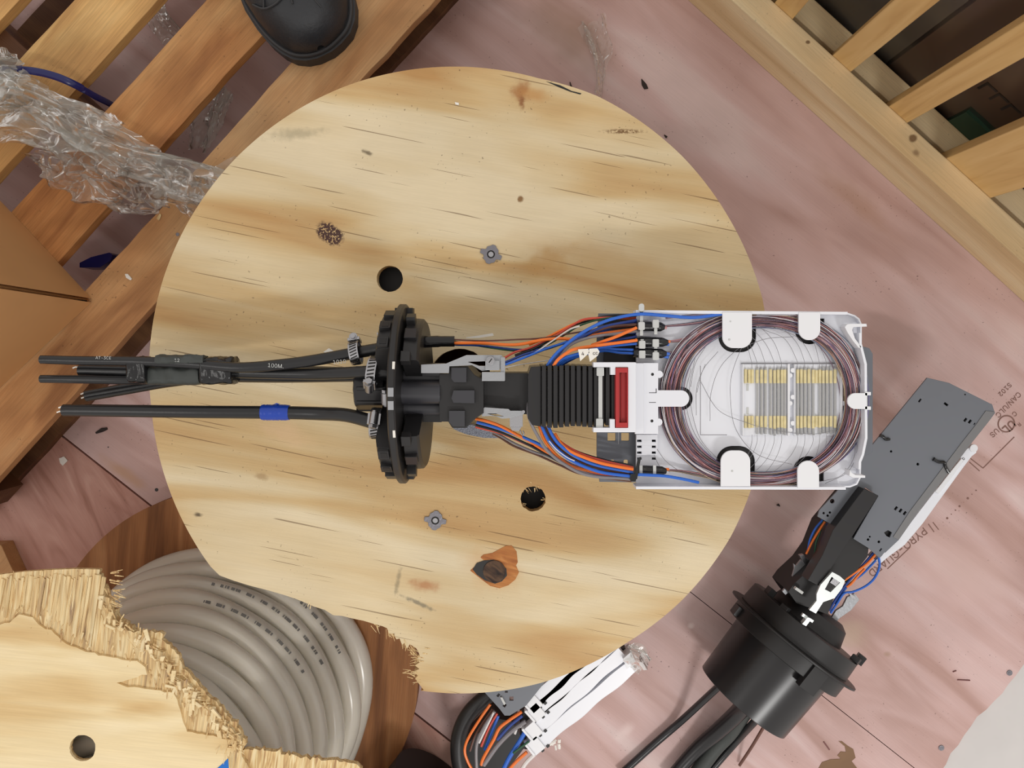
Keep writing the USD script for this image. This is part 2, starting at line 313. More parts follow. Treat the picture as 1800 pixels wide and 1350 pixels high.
def film(name, alpha, tint, rough=.12):
    g = G(); t = g.add('transparent_bsdf', color=(.97, .97, .97)); gl = g.add('glossy_bsdf', color=(1.0, 1.0, 1.0), roughness=rough)
    d = g.add('diffuse_bsdf', color=lin(tint)); tr = g.add('translucent_bsdf', color=lin(tint))
    m0 = g.add('mix_closure', {'closure1': d + '.BSDF', 'closure2': tr + '.BSDF'}, fac=.5)
    m1 = g.add('mix_closure', {'closure1': t + '.BSDF', 'closure2': m0 + '.closure'}, fac=alpha)
    fr = g.add('fresnel', IOR=1.35); fm = g.add('math', {'value1': fr + '.fac'}, math_type='multiply_add', value2=.7, value3=.015, use_clamp=True)
    m2 = g.add('mix_closure', {'fac': fm + '.value', 'closure1': m1 + '.closure', 'closure2': gl + '.BSDF'})
    g.done(name, m2 + '.closure')
film('stretch_film', .19, (232, 224, 214), .2); film('film_thick', .32, (222, 222, 214), .18); film('film_haze', .08, (190, 185, 180), .2)
# ================================================================== SETTING: concrete, plywood sheets
floor = obj('floor', ext_xy(sbox(-4, -4, 4, 4), -.013, .05), 'concrete', label='light grey concrete floor under pink plywood sheets', cat='floor', kind='structure')
D1, D2 = np.array([.786, .618]), np.array([-.618, .786])
def an(a, n): return tuple(a * D1 + n * D2)
def sheet(a0, a1, n0, n1, m):
    P = [W(*an(a, n), 0)[:2] for a, n in ((a0, n0), (a1, n0), (a1, n1), (a0, n1))]
    return obj('plywood_panel', ext_xy(Polygon(P).buffer(-.0006), 0, .0125), m, floor)
# worn edge of the two sheets against the bare concrete
def sheet_edge(a0, n0, n1, m, seed):
    r = np.random.default_rng(seed); ns = np.linspace(n0, n1, 120)
    e = [W(*an(2135 + r.normal(0, 1.2) + 3 * math.sin(n / 37.), n), 0)[:2] for n in ns]
    P = e + [W(*an(a0, n1), 0)[:2], W(*an(a0, n0), 0)[:2]]
    return obj('plywood_panel', ext_xy(Polygon(P).buffer(-.0006), 0, .0125), m, floor)
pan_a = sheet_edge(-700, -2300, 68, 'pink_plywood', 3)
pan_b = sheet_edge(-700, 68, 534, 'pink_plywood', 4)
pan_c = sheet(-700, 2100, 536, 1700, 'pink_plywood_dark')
# printing on the sheet
td = (-.74, .67)
st = [text_at('PYRO-GUARD', 1624, 926, .0003, .0125, (-.77, .64)), text_at('CAN/ULC', 1790, 688, .0003, .0085, (-.69, .72)), text_at('S102', 1774, 672, .0003, .0075, (-.69, .72)),
      text_at('C', 1784, 722, .0003, .0075, td), text_at('US', 1752, 752, .0003, .0085, td), text_at('UL', 1779, 737, .0003, .0125, td, bold=True), text_at('R', 1792, 742, .0003, .006, td)]
c = W(1769, 745, .0003)[:2]; ring = Point(*c).buffer(15.5 * S(0)).difference(Point(*c).buffer(13.3 * S(0))); st.append(ext_xy(ring, .0006, .0003))
for q in ([(1783, 768), (1728, 823), (1706, 806)], [(1704, 812), (1722, 828)], [(1632, 921), (1642, 935)], [(1640, 918), (1650, 931)], [(1600, 962), (1560, 1000)]):
    for p0, p1 in zip(q[:-1], q[1:]):
        st.append(tube([W(*p0, .0002), W(*p1, .0002)], .0009, 5, flat=.3))
for t in np.linspace(0, 1, 9): st.append(disc(1716 - 58 * t, 862 + 56 * t, .0005, 1.3 + .8 * math.sin(t * 30), .0004, 8))
obj('stamp_print', st, 'ink', pan_a, smooth=False)
for x, y in ((1655, 1315), (1775, 1183)):
    obj('screw_head', [disc(x, y, .0012, 5, .0015), disc(x, y, .0016, 2, .0006, 6)], 'galv_iron', pan_a)
for q in ((1683, 1195, 1705, 1196), (1448, 1304, 1458, 1318), (1675, 1181, 1681, 1179)):
    obj('staple', tube([W(q[0], q[1], .0008), W(q[2], q[3], .0008)], .001, 6), 'staple_rust', pan_a)
obj('veneer_patch', ext([(1438, 1352), (1445, 1340), (1460, 1335), (1478, 1334), (1472, 1328), (1478, 1321), (1487, 1322), (1485, 1312), (1474, 1303), (1480, 1303), (1490, 1311), (1500, 1317), (1504, 1332), (1497, 1338), (1508, 1352)], .0006, .0006), 'leaf_brown', pan_b, smooth=False)
obj('plug', [disc(275, 861, .0006, 3, .0006), disc(190, 786, .0006, 1, .0006)], 'dark_slot', pan_b)
# ================================================================== PALLET
PU, PN = np.array([.674, -.739]), np.array([.739, .674]); ZP = .12
def pq(a, n): return tuple(a * PU + n * PN)
pal = thing('pallet', 'worn wooden pallet of orange-brown boards on the floor under the boot', 'pallet', W(200, 200, 0))
def pboard(n0, n1, zt, th, m, name, a0=-720, a1=720, wav=1.2, seed=0, cross=False):
    r = np.random.default_rng(seed); k = np.linspace(0, 1, 40)
    if not cross:
        e0 = [pq(a0 + (a1 - a0) * t, n0 + r.normal(0, .4) + wav * math.sin(9 * t + seed)) for t in k]
        e1 = [pq(a0 + (a1 - a0) * t, n1 + r.normal(0, .6) + wav * math.sin(7 * t + 2 * seed)) for t in k]
    else:
        e0 = [pq(n0, a0 + (a1 - a0) * t) for t in k]; e1 = [pq(n1, a0 + (a1 - a0) * t) for t in k]
    return obj(name, ext(e0 + e1[::-1], zt, th), m, pal)
pboard(-90, 26, ZP, .018, 'pallet_pale', 'deck_board', seed=1); pboard(96, 204, ZP, .018, 'pallet_pale', 'deck_board', seed=2)
pboard(267, 384, ZP, .018, 'pallet_orange', 'deck_board', seed=3, wav=2); bd = pboard(454, 563, ZP, .018, 'pallet_tan', 'deck_board', seed=4, wav=2)
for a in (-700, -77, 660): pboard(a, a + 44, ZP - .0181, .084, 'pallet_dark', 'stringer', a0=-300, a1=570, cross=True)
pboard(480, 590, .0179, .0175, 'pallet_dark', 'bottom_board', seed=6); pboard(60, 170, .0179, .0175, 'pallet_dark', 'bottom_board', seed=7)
for x, y in ((312, 412), (228, 300), (258, 262), (455, 250), (490, 238)):
    obj('nail_head', disc(x, y, ZP + .0006, 3.2, .0012, 10), 'galv_iron', pal)
# ================================================================== REEL 1
RC = W(805, 668, ZR)
reel = thing('cable_reel', 'large round plywood cable reel standing on end with a chewed lower rim, in the middle', 'cable reel', (RC[0], RC[1], 0))
rad = [(0, 545), (15, 548), (30, 553), (45, 552), (57, 549), (75, 552), (90, 551), (97, 550), (175, 541), (180, 543), (200, 548), (225, 552), (250, 553), (270, 551), (285, 549), (296, 556), (315, 557), (330, 555), (345, 554), (360, 545)]
ra = np.array(rad, float); outl = []
for d in np.arange(-.2, 97, 1.0):
    r = np.interp(d % 360, ra[:, 0], ra[:, 1]); outl.append((805 + r * math.cos(math.radians(d)), 668 + r * math.sin(math.radians(d))))
r_ = np.random.default_rng(11)
jag = [(745, 1212), (738, 1206), (730, 1193), (734, 1188), (727, 1182), (736, 1176), (729, 1170), (738, 1164), (733, 1158), (738, 1152), (736, 1146), (731, 1140), (722, 1133), (716, 1141), (712, 1130), (706, 1134), (703, 1122), (696, 1124), (692, 1113), (684, 1114), (680, 1104), (672, 1102), (660, 1098), (640, 1091), (620, 1088), (600, 1082), (585, 1081), (570, 1073), (552, 1066), (540, 1060), (520, 1052), (500, 1046), (470, 1038), (440, 1030), (410, 1021), (385, 1011), (378, 1003)]
outl += [(x + r_.normal(0, .8), y + r_.normal(0, .8)) for x, y in jag]
for d in np.arange(143, 360, 1.0):
    r = np.interp(d, ra[:, 0], ra[:, 1]); outl.append((805 + r * math.cos(math.radians(d)), 668 + r * math.sin(math.radians(d))))
def hole(cx, cy, r, seed, amp):
    q = np.random.default_rng(seed); a = np.arange(40) * 2 * math.pi / 40
    return Polygon([(cx + (r + amp * q.normal()) * math.cos(t), cy + (r + amp * q.normal()) * math.sin(t)) for t in a]).buffer(0)
HO = [hole(685, 490, 23, 1, .3), hole(937, 877, 22, 2, .6), hole(808, 668, 55, 3, .3)]
fl = obj('flange', ext(Polygon(outl).buffer(0), ZR, .016, HO), 'reel_plywood', reel)
b = trimesh.creation.annulus(.10, .128, .252); b.apply_translation([RC[0], RC[1], .158]); obj('barrel', b, 'reel_inner', reel)
b = trimesh.creation.annulus(.1285, .24, .23); b.apply_translation([RC[0], RC[1], .146]); obj('wound_cable', b, 'black_deep', reel)
b = trimesh.creation.cylinder(.285, .028, sections=96); b.apply_translation([RC[0], RC[1], .0145]); obj('bottom_flange', b, 'reel_inner', reel)
for i, (x, y, a) in enumerate(((863, 447, 20), (765, 915, 8))):
    pts = []
    for k in range(32):
        t = k / 32 * 2 * math.pi; r = 15 + (2.2 if (k % 8) in (0, 1, 7) else 0)
        if k % 16 in (7, 8, 9): r = 19.5
        if k % 16 in (5, 6, 10, 11): r = 13.2
        tt = t + math.radians(a + 90); pts.append((x + r * math.cos(tt), y + r * math.sin(tt)))
    n_ = obj('tee_nut', ext(Polygon(pts), ZR + .0016, .002, [Point(x, y).buffer(7)]), 'galv_iron', reel, smooth=False, label='grey steel tee nut set in the plywood')
    obj('bolt_end', [disc(x, y, ZR + .002, 4.6, .004), ], 'steel', n_)
    obj('nut_bore', ext(Point(x, y).buffer(7.5), ZR + .0006, .0006), 'dark_slot', n_, smooth=False)
obj('veneer_tear', ext(Polygon([(828, 1003), (838, 994), (856, 988), (846, 980), (850, 976), (866, 973), (890, 960), (899, 960), (907, 970), (909, 988), (906, 994), (911, 1006), (905, 1018), (893, 1028), (878, 1033), (862, 1029), (845, 1016)]).buffer(1), ZR + .0005, .0005), 'orange_veneer', reel, smooth=False, label='orange torn veneer around the knot')
kn = Polygon([(831, 1001), (838, 990), (852, 985), (868, 984), (880, 990), (890, 1000), (891, 1012), (882, 1022), (870, 1026), (852, 1020), (838, 1010)])
obj('knot_ring', ext(kn, ZR + .0011, .0011), 'dark_slot', reel, smooth=False)
k2 = disc(869, 1005, ZR + .0022, 20, .0022, 32); k2.vertices[:, 2] += 0; obj('knot', k2, 'knot_wood', reel, label='dark round knot in the plywood')
def splinters(spots, z, seed, lo, hi, wid):
    q = np.random.default_rng(seed); out = []
    for x, y, ang, n, sp in spots:
        for k in range(n):
            a = math.radians(ang + q.normal(0, 14)); L = q.uniform(lo, hi); w = q.uniform(.5, 1) * wid
            p0 = W(x + q.normal(0, sp), y + q.normal(0, sp), z - q.uniform(0, .010)); s = S(z)
            d = np.array([math.cos(a), -math.sin(a), q.normal(0, .22)]); p1 = p0 + d * L * s
            out.append(tube([p0 - d * L * .4 * s, p0, p1], [w * s, w * s, w * s * .35], 4, flat=.5))
    return out
sp = [(545, 1063, -70, 3, 2), (660, 1098, 60, 8, 6), (690, 1112, 70, 14, 6), (712, 1128, 75, 16, 6), (728, 1142, 60, 14, 5), (736, 1158, 170, 16, 5), (733, 1180, 175, 16, 6), (735, 1195, 178, 10, 5), (745, 1148, 0, 12, 6)]
obj('splinter', splinters(sp, ZR + .001, 5, 5, 14, 1.1), 'splinter_wood', reel, smooth=False, kind='stuff')
sp = [(940, 856, 75, 6, 4), (925, 860, 60, 4, 3), (958, 880, 10, 5, 3), (918, 885, 190, 5, 3)]
obj('splinter', splinters(sp, ZR + .0015, 6, 4, 8, .9), 'splinter_wood', reel, smooth=False, kind='stuff')
obj('edge_crack', [ext([(960, 143), (985, 150), (1005, 160), (1022, 164), (1020, 166), (1002, 161), (982, 153)], ZR + .0004, .0004)], 'dark_slot', reel, smooth=False)
# ================================================================== REEL 2 (torn) and its coil
C2 = W(407, 1186, .03)
reel2 = thing('cable_reel', 'smaller plywood cable reel with a badly splintered torn top flange, at the lower left', 'cable reel', (C2[0], C2[1], 0))
b = trimesh.creation.cylinder(.303, .03, sections=96); b.apply_translation([C2[0], C2[1], .0152]); obj('bottom_flange', b, 'reel_inner', reel2)
b = trimesh.creation.annulus(.02, .045, .25); b.apply_translation([C2[0], C2[1], .156]); obj('barrel', b, 'reel_inner', reel2)
HB = [hole(145, 1315, 23, 8, .3)]
def rough(pts, seed, amp, step=5):
    q = np.random.default_rng(seed); out = []
    for p, r in zip(pts[:-1], pts[1:]):
        n = max(1, int(math.hypot(r[0] - p[0], r[1] - p[1]) / step))
        for k in range(n): t = k / n; out.append((p[0] + (r[0] - p[0]) * t + q.normal(0, amp), p[1] + (r[1] - p[1]) * t + q.normal(0, amp)))
    return out
tail = [(900, 1500), (700, 1900), (200, 1950), (-300, 1900), (-300, 1200), (-100, 1030)]
low = [(-30, 1012), (0, 1010), (40, 1005), (83, 1002), (130, 1000), (175, 1001)]
ply2 = low + rough([(175, 1001), (181, 1022), (180, 1045), (190, 1050), (198, 1072), (203, 1085), (198, 1098), (215, 1107), (245, 1112), (262, 1118), (270, 1142), (290, 1146), (293, 1165), (310, 1190), (330, 1197), (345, 1218), (352, 1238), (378, 1246), (385, 1262), (398, 1270), (412, 1288), (424, 1300), (425, 1330), (440, 1352)], 21, 1.4) + [(460, 1500), (200, 1950), (-300, 1900), (-300, 1200)]
ply1 = rough([(-60, 1112), (0, 1098), (18, 1095), (33, 1080), (58, 1086), (66, 1098), (90, 1108), (115, 1130), (150, 1145), (190, 1155), (240, 1162), (256, 1172), (258, 1186), (205, 1200), (225, 1207), (264, 1211), (305, 1218), (312, 1230), (318, 1250), (322, 1270), (330, 1286), (365, 1292), (400, 1300), (401, 1352)], 22, .9, 8) + [(400, 1500), (200, 1950), (-300, 1900), (-300, 1200)]
ply3 = rough([(150, 1010), (186, 1030), (208, 1088), (222, 1093), (226, 1100), (240, 1108), (286, 1112), (290, 1128), (318, 1160), (322, 1175), (340, 1192), (356, 1208), (366, 1225), (388, 1242), (404, 1262), (420, 1280), (432, 1300), (428, 1320), (450, 1316), (500, 1324), (540, 1332), (600, 1338), (632, 1346), (640, 1400)], 23, 1.8) + [(640, 1500), (200, 1950), (-300, 1900), (-300, 1200)]
Z2 = .30
t1 = obj('top_ply', ext(Polygon(ply1).buffer(0), Z2, .0035, HB), 'torn_plywood', reel2)
obj('middle_ply', ext(Polygon(ply2).buffer(0), Z2 - .0036, .006, HB), 'cross_ply', reel2, smooth=False)
obj('lower_ply', ext(Polygon(ply3).buffer(0), Z2 - .0097, .007, HB), 'splinter_wood', reel2, smooth=False)
sp = []
q = np.random.default_rng(31)
edge = [(0, 1100), (40, 1085), (70, 1098), (110, 1125), (150, 1140), (190, 1150), (240, 1158)]
for (x0, y0), (x1, y1) in zip(edge[:-1], edge[1:]):
    for t in np.linspace(0, 1, 4): sp.append((x0 + (x1 - x0) * t, y0 + (y1 - y0) * t - 10, 98, 2, 7))
e2 = [(190, 1040), (200, 1080), (215, 1100), (255, 1112), (275, 1140), (300, 1165), (320, 1195), (345, 1220), (365, 1240), (390, 1262), (415, 1290), (420, 1315)]
for (x0, y0), (x1, y1) in zip(e2[:-1], e2[1:]):
    for t in np.linspace(0, 1, 4): sp.append((x0 + (x1 - x0) * t - 8, y0 + (y1 - y0) * t + 3, q.choice([98, 5, 85, 60, 20]), 4, 7))
sp += [(200, 1010 + 14 * k, 8, 3, 4) for k in range(5)] + [(205 + 12 * k, 1150 + 6 * k, 95, 2, 6) for k in range(10)] + [(265 + 11 * k, 1190 + 10 * k, 95, 3, 7) for k in range(14)]
obj('splinter', splinters(sp, Z2 + .001, 9, 8, 22, 1.7), 'splinter_wood', reel2, smooth=False, kind='stuff')
strips = []
for k in range(22):     # long fibres of the bared cross ply
    x = q.uniform(0, 180); y0 = 1003 + q.uniform(0, 20); L = q.uniform(30, 80)
    if y0 + L > 1082 + max(0, x - 60) * .55: L = max(12, 1078 + max(0, x - 60) * .55 - y0)
    a = math.radians(98 + q.normal(0, 2)); w = q.uniform(1.0, 2.6)
    p0, p1 = W(x, y0, Z2 - .003), W(x + L * math.cos(a), y0 + L * math.sin(a), Z2 - .003)
    strips.append(tube(np.linspace(p0, p1, 4), [w * .4 * S(Z2), w * S(Z2), w * S(Z2), w * .3 * S(Z2)], 5, flat=.45))
obj('splinter', strips, 'splinter_wood', reel2, smooth=False, kind='stuff')
shd = []
for k in range(70):
    t = q.uniform(0, 1); i_ = int(t * (len(e2) - 1)); f_ = t * (len(e2) - 1) - i_; x = e2[i_][0] + (e2[i_ + 1][0] - e2[i_][0]) * f_ - q.uniform(2, 24); y = e2[i_][1] + (e2[i_ + 1][1] - e2[i_][1]) * f_ + q.uniform(-4, 16)
    a = math.radians(q.choice([98, 98, 98, 70, 10]) + q.normal(0, 10)); L, w = q.uniform(10, 26), q.uniform(3, 8); d = np.array([math.cos(a), math.sin(a)]); nn_ = np.array([-d[1], d[0]]); c0 = np.array([x, y])
    P = [c0 - d * L / 2 - nn_ * w / 2, c0 + d * L / 2 - nn_ * w * q.uniform(.1, .5), c0 + d * L * .42 + nn_ * w * .2, c0 + d * L * .36 + nn_ * w / 2, c0 - d * L / 2 + nn_ * w / 2]
    m_ = ext([tuple(p) for p in P], Z2 + q.uniform(-.004, .003), .0022); cc = m_.centroid
    m_.apply_transform(trimesh.transformations.rotation_matrix(q.normal(0, .22), [1, .3, 0], cc)); m_.apply_transform(trimesh.transformations.rotation_matrix(q.normal(0, .22), [0, 1, 0], cc)); shd.append(m_)
obj('shard', shd, 'torn_plywood', reel2, smooth=False, kind='stuff')
slab = []
for k in range(26):
    x = 4 + 7.0 * k + q.uniform(-2, 2); y0 = 1012 - .03 * x + q.uniform(0, 8); y1 = (1088 if x < 60 else 1088 + (x - 60) * .5) + q.uniform(-26, 6); w = q.uniform(4, 8); sk = (y1 - y0) * .14
    slab.append(ext([(x, y0), (x + w, y0 + q.uniform(-2, 6)), (x + w - sk + q.uniform(-1, 1), y1 - q.uniform(0, 10)), (x + w * .4 - sk, y1), (x - sk, y1 - q.uniform(2, 14))], Z2 - .0036 + q.uniform(.0004, .0022), .002))
obj('shard', slab, 'cross_ply', reel2, smooth=False, kind='stuff')
obj('sticker', ext([(380, 1352), (392, 1342), (401, 1333), (402, 1352)], Z2 + .0006, .0004), 'tape_label_blue', reel2, smooth=False, label='bright blue sticker on the flange')
# coil of tubing: loops one on another
coil = thing('tubing_coil', 'thick translucent grey tubing wound in many loops on the torn reel', 'tubing', (C2[0], C2[1], .03))
targets = [(957, 668, .242), (982, 628, .236), (1003, 597, .228), (1026, 563, .22), (1052, 530, .214), (1086, 492, .208), (1126, 447, .2), (1166, 402, .192), (1206, 357, .185)]
cen = []
for k, (yt, xr, R) in enumerate(targets[:7]):
    r = R / S(.0465 + .0262 * k); p, t = np.array([330., yt]), np.array([float(xr), 1200.]); m = (p + t) / 2; d = t - p; L = np.linalg.norm(d)
    cen.append(m + math.sqrt(max(r * r - L * L / 4, 0)) * np.array([-d[1], d[0]]) / L)
cfit = np.polyfit(np.arange(7), np.array(cen), 1); zk = .0305
for k, (yt, xr, R) in enumerate(targets):
    rt = .0152; z = .0465 + .0262 * k; s = S(z); r = R / s
    # centre of the circle of radius r through the top and right points
    p, t = np.array([330., yt]), np.array([float(xr), 1200.]); m = (p + t) / 2; d = t - p; L = np.linalg.norm(d); hgt = math.sqrt(max(r * r - L * L / 4, 0)); nrm = np.array([-d[1], d[0]]) / L
    cxy = cfit[1] + cfit[0] * k; c = W(cxy[0], cxy[1], z); th = np.linspace(0, 2 * math.pi, 120, endpoint=False)
    wob = .003 * np.sin(3 * th + k) + .002 * np.sin(5 * th + 2 * k)
    ptsk = np.stack([c[0] + (R - rt + wob) * np.cos(th), c[1] + (R - rt + wob) * np.sin(th), np.full(120, z) + .0015 * np.sin(2 * th + k)], 1)
    lp = obj('tubing_loop', tube(ptsk, rt + .0012 * np.sin(7 * th + k), 20, closed=True), 'pipe', coil)
    if True:            # inner loops of the same layer
        obj('tubing_loop', tube(ptsk + (np.array([c[0], c[1], z]) - ptsk) * (.0295 / R), rt * .98, 16, closed=True), 'pipe', coil); obj('tubing_loop', tube(ptsk + (np.array([c[0], c[1], z]) - ptsk) * (.059 / R), rt * .98, 16, closed=True), 'pipe', coil)
    if k > 4:
        for e_ in (.0885, .118, .136): obj('tubing_loop', tube(ptsk + (np.array([c[0], c[1], z]) - ptsk) * (e_ / R), rt * .98, 16, closed=True), 'pipe', coil)
    if k in (0, 1, 2, 3):
        pr = []
        for aa in np.arange(20, 75, 1.15):
            if (aa * 3.1 + 5 * k) % 17 > 11: continue
            a0 = math.radians(aa + 3 * k); rr_ = R - rt * .35; n0 = np.array([math.cos(a0), math.sin(a0), 0])
            tan = np.array([-math.sin(a0), math.cos(a0), 0]); O = np.array([c[0], c[1], z]) + n0 * (R - rt + rt * .62) + EZ * rt * .8
            nn_ = (n0 * .62 + EZ * .78); nn_ /= np.linalg.norm(nn_); bb = np.cross(nn_, tan)
            pr.append(boxf(O, tan, bb, nn_, (-.0013, .0013 * ((aa * 7) % 3)), (-.002, .002), (-.0006, .0008)))
        obj('printed_marking', pr, 'pipe_print', lp, smooth=False, kind='stuff')
# plank in the corner
obj('plank', ext([(-60, 960), (2, 958), (26, 1010), (40, 1040), (-60, 1060)], .03, .0295), 'pallet_tan', label='short tan plank end at the left edge of the floor', cat='plank')
# ================================================================== CARDBOARD BOX
bc = W(158, 528, ZP); e1 = W(12, 373, ZP) - bc; e2_ = W(0, 675, ZP) - bc; e1 /= np.linalg.norm(e1); e2_ = e2_ - e1 * np.dot(e1, e2_); e2_ /= np.linalg.norm(e2_)
bx = thing('cardboard_box', 'plain brown cardboard box standing on the pallet boards', 'box', (bc[0], bc[1], ZP))
def panel(O, ex, ez, L, Hh, th, n=18, amp=.004, seed=0):
    """a slightly bulged board panel, L along ex and Hh along ez"""
    nx = np.cross(ex, ez); v = []; f = []
    for side in (0, 1):
        for i in range(n + 1):
            for j in range(n + 1):
                a, bq = i / n, j / n; bulge = amp * math.sin(math.pi * a) * math.sin(math.pi * bq) + .0012 * math.sin(14 * bq + seed) * math.sin(math.pi * a)
                v.append(np.array(O) + ex * L * a + ez * Hh * bq + nx * (bulge - th * side))
    N = (n + 1) ** 2
    for side in (0, 1):
        for i in range(n):
            for j in range(n):
                A, B, Cc, Dd = side * N + i * (n + 1) + j, side * N + (i + 1) * (n + 1) + j, side * N + (i + 1) * (n + 1) + j + 1, side * N + i * (n + 1) + j + 1
                f += [[A, B, Cc], [A, Cc, Dd]] if side == 0 else [[A, Cc, B], [A, Dd, Cc]]
    return trimesh.Trimesh(v, f, process=False)
ez_b = np.array([-.012, .03, 1.0]); ez_b /= np.linalg.norm(ez_b)
obj('side_panel', panel(bc + EZ * .001, e1, ez_b, .36, .42, -.004, seed=1), 'carton', bx)
obj('side_panel', panel(bc + EZ * .001, e2_, ez_b, .36, .42, .004, seed=2), 'carton', bx)
top = boxf(bc + EZ * .418, e1, e2_, EZ, (0, .36), (0, .36), (0, .004)); obj('top_flap', top, 'carton', bx)
obj('torn_crease', tube(smooth_path([W(x, y, z) + np.array([.002, 0, .004]) for x, y, z in ((152, 529, ZP + .004), (118, 526, .165), (112, 523, .172), (105, 527, .18), (98, 525, .19), (74, 524, .222))], 5), .0016, 5), 'dark_slot', bx)
# ================================================================== CRATE
CO = W(1367, 142, 0); cr = W(1614, 364, 0) - CO; cr /= np.linalg.norm(cr); cm = np.array([-cr[1], cr[0], 0]);
if cm[1] < 0: cm = -cm
crate = thing('slatted_crate', 'pale wooden slatted crate with a bottom rail in the upper right corner', 'crate', CO)
obj('bottom_rail', boxf(CO, cr, cm, EZ, (-.5, .62), (0, .038), (.0005, .089)), 'crate_wood', crate)
obj('top_rail', boxf(CO, cr, cm, EZ, (-.5, .62), (0, .038), (.464, .5)), 'crate_wood', crate)
def along(x, y, z): return float(np.dot(W(x, y, z) - CO, cr))
sl = [((1361, 6), (1392, 35)), ((1464, 97), (1494, 128)), ((1561, 189), (1594, 217)), ((1664, 278), (1742, 347))]
for (a, b_) in sl:
    a0, a1 = along(*a, .089), along(*b_, .089)
    obj('slat', boxf(CO, cr, cm, EZ, (a0, a1), (.0385, .062), (.002, .464)), 'slat_wood', crate)
a0 = along(1361, 6, .089); obj('slat', boxf(CO, cr, cm, EZ, (a0 - .155, a0 - .117), (.0385, .062), (.002, .464)), 'slat_wood', crate)
obj('base_board', boxf(CO, cr, cm, EZ, (-.5, .62), (.0625, .1), (.001, .055)), 'crate_wood', crate)
obj('lid_board', boxf(CO, cr, cm, EZ, (-.5, .62), (.02, .8), (.5005, .514)), 'crate_wood', crate)
for i, (a, b_, z0, z1, m_, d0, lab) in enumerate(((-.45, along(1540, 150, .089), .001, .30, 'carton_grey', .115, 'grey-brown carton behind the upper slats of the crate'), (along(1541, 151, .089), along(1700, 300, .089), .001, .34, 'carton_dark', .112, 'dark brown carton in the middle of the crate'), (along(1701, 300, .089), .6, .001, .32, 'carton_plum', .118, 'reddish brown carton behind the widest slat of the crate'))):
    ca = thing('carton', lab, 'carton', CO + cr * (a + b_) / 2 + cm * .3)
    obj('carton_body', boxf(CO, cr, cm, EZ, (a, b_ - .004), (d0, .6), (z0, z1)), m_, ca)
    for kk in range(3):
        aa = a + (b_ - a) * (.55 + .12 * kk)
        obj('printed_mark', [boxf(CO + cm * (d0 - .0008), cr, cm, EZ, (aa, aa + .02), (0, .0008), (.16, .164)), boxf(CO + cm * (d0 - .0008), cr, cm, EZ, (aa, aa + .004), (0, .0008), (.14, .164))], 'dark_slot', ca, smooth=False)
gb = boxf(CO, cr, cm, EZ, (along(1640, 258, .089), along(1690, 300, .089)), (.1005, .1115), (.002, .1)); obj('green_board', gb, 'green_board', label='small dark green board low inside the crate beside the cartons', cat='board')
fv = []
n = 60
gx, gz = np.meshgrid(np.linspace(-.45, .6, n), np.linspace(.02, .36, 30), indexing='ij')
pp = np.stack([gx * 9, gz * 4, gx * 0], -1); dd = .103 + .006 * meshkit.fbm(pp * [6, 1, 1], 3, 5)
V = CO + gx[..., None] * cr + dd[..., None] * cm + gz[..., None] * EZ
def grid_faces(a, b): 
    i, j = np.meshgrid(np.arange(a - 1), np.arange(b - 1), indexing='ij'); i, j = i.ravel(), j.ravel(); A = i * b + j
    return np.vstack([np.stack([A, A + b, A + b + 1], 1), np.stack([A, A + b + 1, A + 1], 1)])
obj('stretch_wrap', trimesh.Trimesh(V.reshape(-1, 3), grid_faces(n, 30), process=False), 'film_haze', smooth=True, label='clear stretch wrap around the cartons inside the crate', cat='plastic film')
# ================================================================== BOOT
bo = thing('work_boot', 'black leather lace-up work boot standing on the pallet', 'boot', W(560, 60, ZP))
tip = W(570, 94, .135); ax = np.array([-.42, .907, 0]); sd = np.array([.907, .42, 0])
secs = [(.000, .006, .022, .0), (.004, .022, .034, .0), (.012, .038, .046, .002), (.025, .050, .055, .003), (.045, .060, .063, .003), (.07, .066, .068, .002), (.10, .068, .076, 0), (.13, .066, .092, 0), (.17, .06, .115, 0), (.21, .054, .15, 0), (.26, .052, .2, 0), (.30, .05, .24, 0)]
def boot_surf(secs, z0, k=28, puff=.8):
    rows = []
    for t, w, h, o in secs:
        a = np.linspace(0, math.pi, k); cx = np.cos(a); sx_ = np.sin(a)
        x = np.sign(cx) * np.abs(cx) ** .75 * w + o; zz = np.abs(sx_) ** puff * h
        rows.append(tip + ax * t + x[:, None] * sd + EZ * 0 + np.stack([0 * x, 0 * x, zz], 1))
    V = np.array(rows); V[..., 2] += z0 - tip[2]; nn = V.shape[0]
    Vt = V.reshape(-1, 3); return trimesh.Trimesh(Vt, grid_faces(nn, k), process=False), V
bm_, BV = boot_surf(secs, ZP + .022)
bm_.vertices += (meshkit.fbm(bm_.vertices * 28, 3, 3)[:, None] - .5) * np.array([0, 0, .008])
up_ = obj('upper', bm_, 'boot_leather', bo, smooth=True)
so = [(tip + ax * (t - .004))[:2] + sd[:2] * (w + .005 + o) for t, w, h, o in secs] + [(tip + ax * (t - .004))[:2] + sd[:2] * (-w - .005 + o) for t, w, h, o in secs[::-1]]
obj('sole', ext_xy(Polygon(so).buffer(.006).buffer(-.004), ZP + .024, .0235), 'boot_sole', bo)
rd = [(tip + ax * t + sd * (w * 1.0 + o) * 0 + EZ * 0) for t, w, h, o in secs]
wl = []
for sgn in (1, -1):
    wl += [np.append((tip + ax * t)[:2] + sd[:2] * (sgn * (w + .002) + o), ZP + .026) for t, w, h, o in (secs[::-1] if sgn == 1 else secs)]
obj('welt', tube(smooth_path(wl, 4), .0035, 8), 'boot_sole', bo)
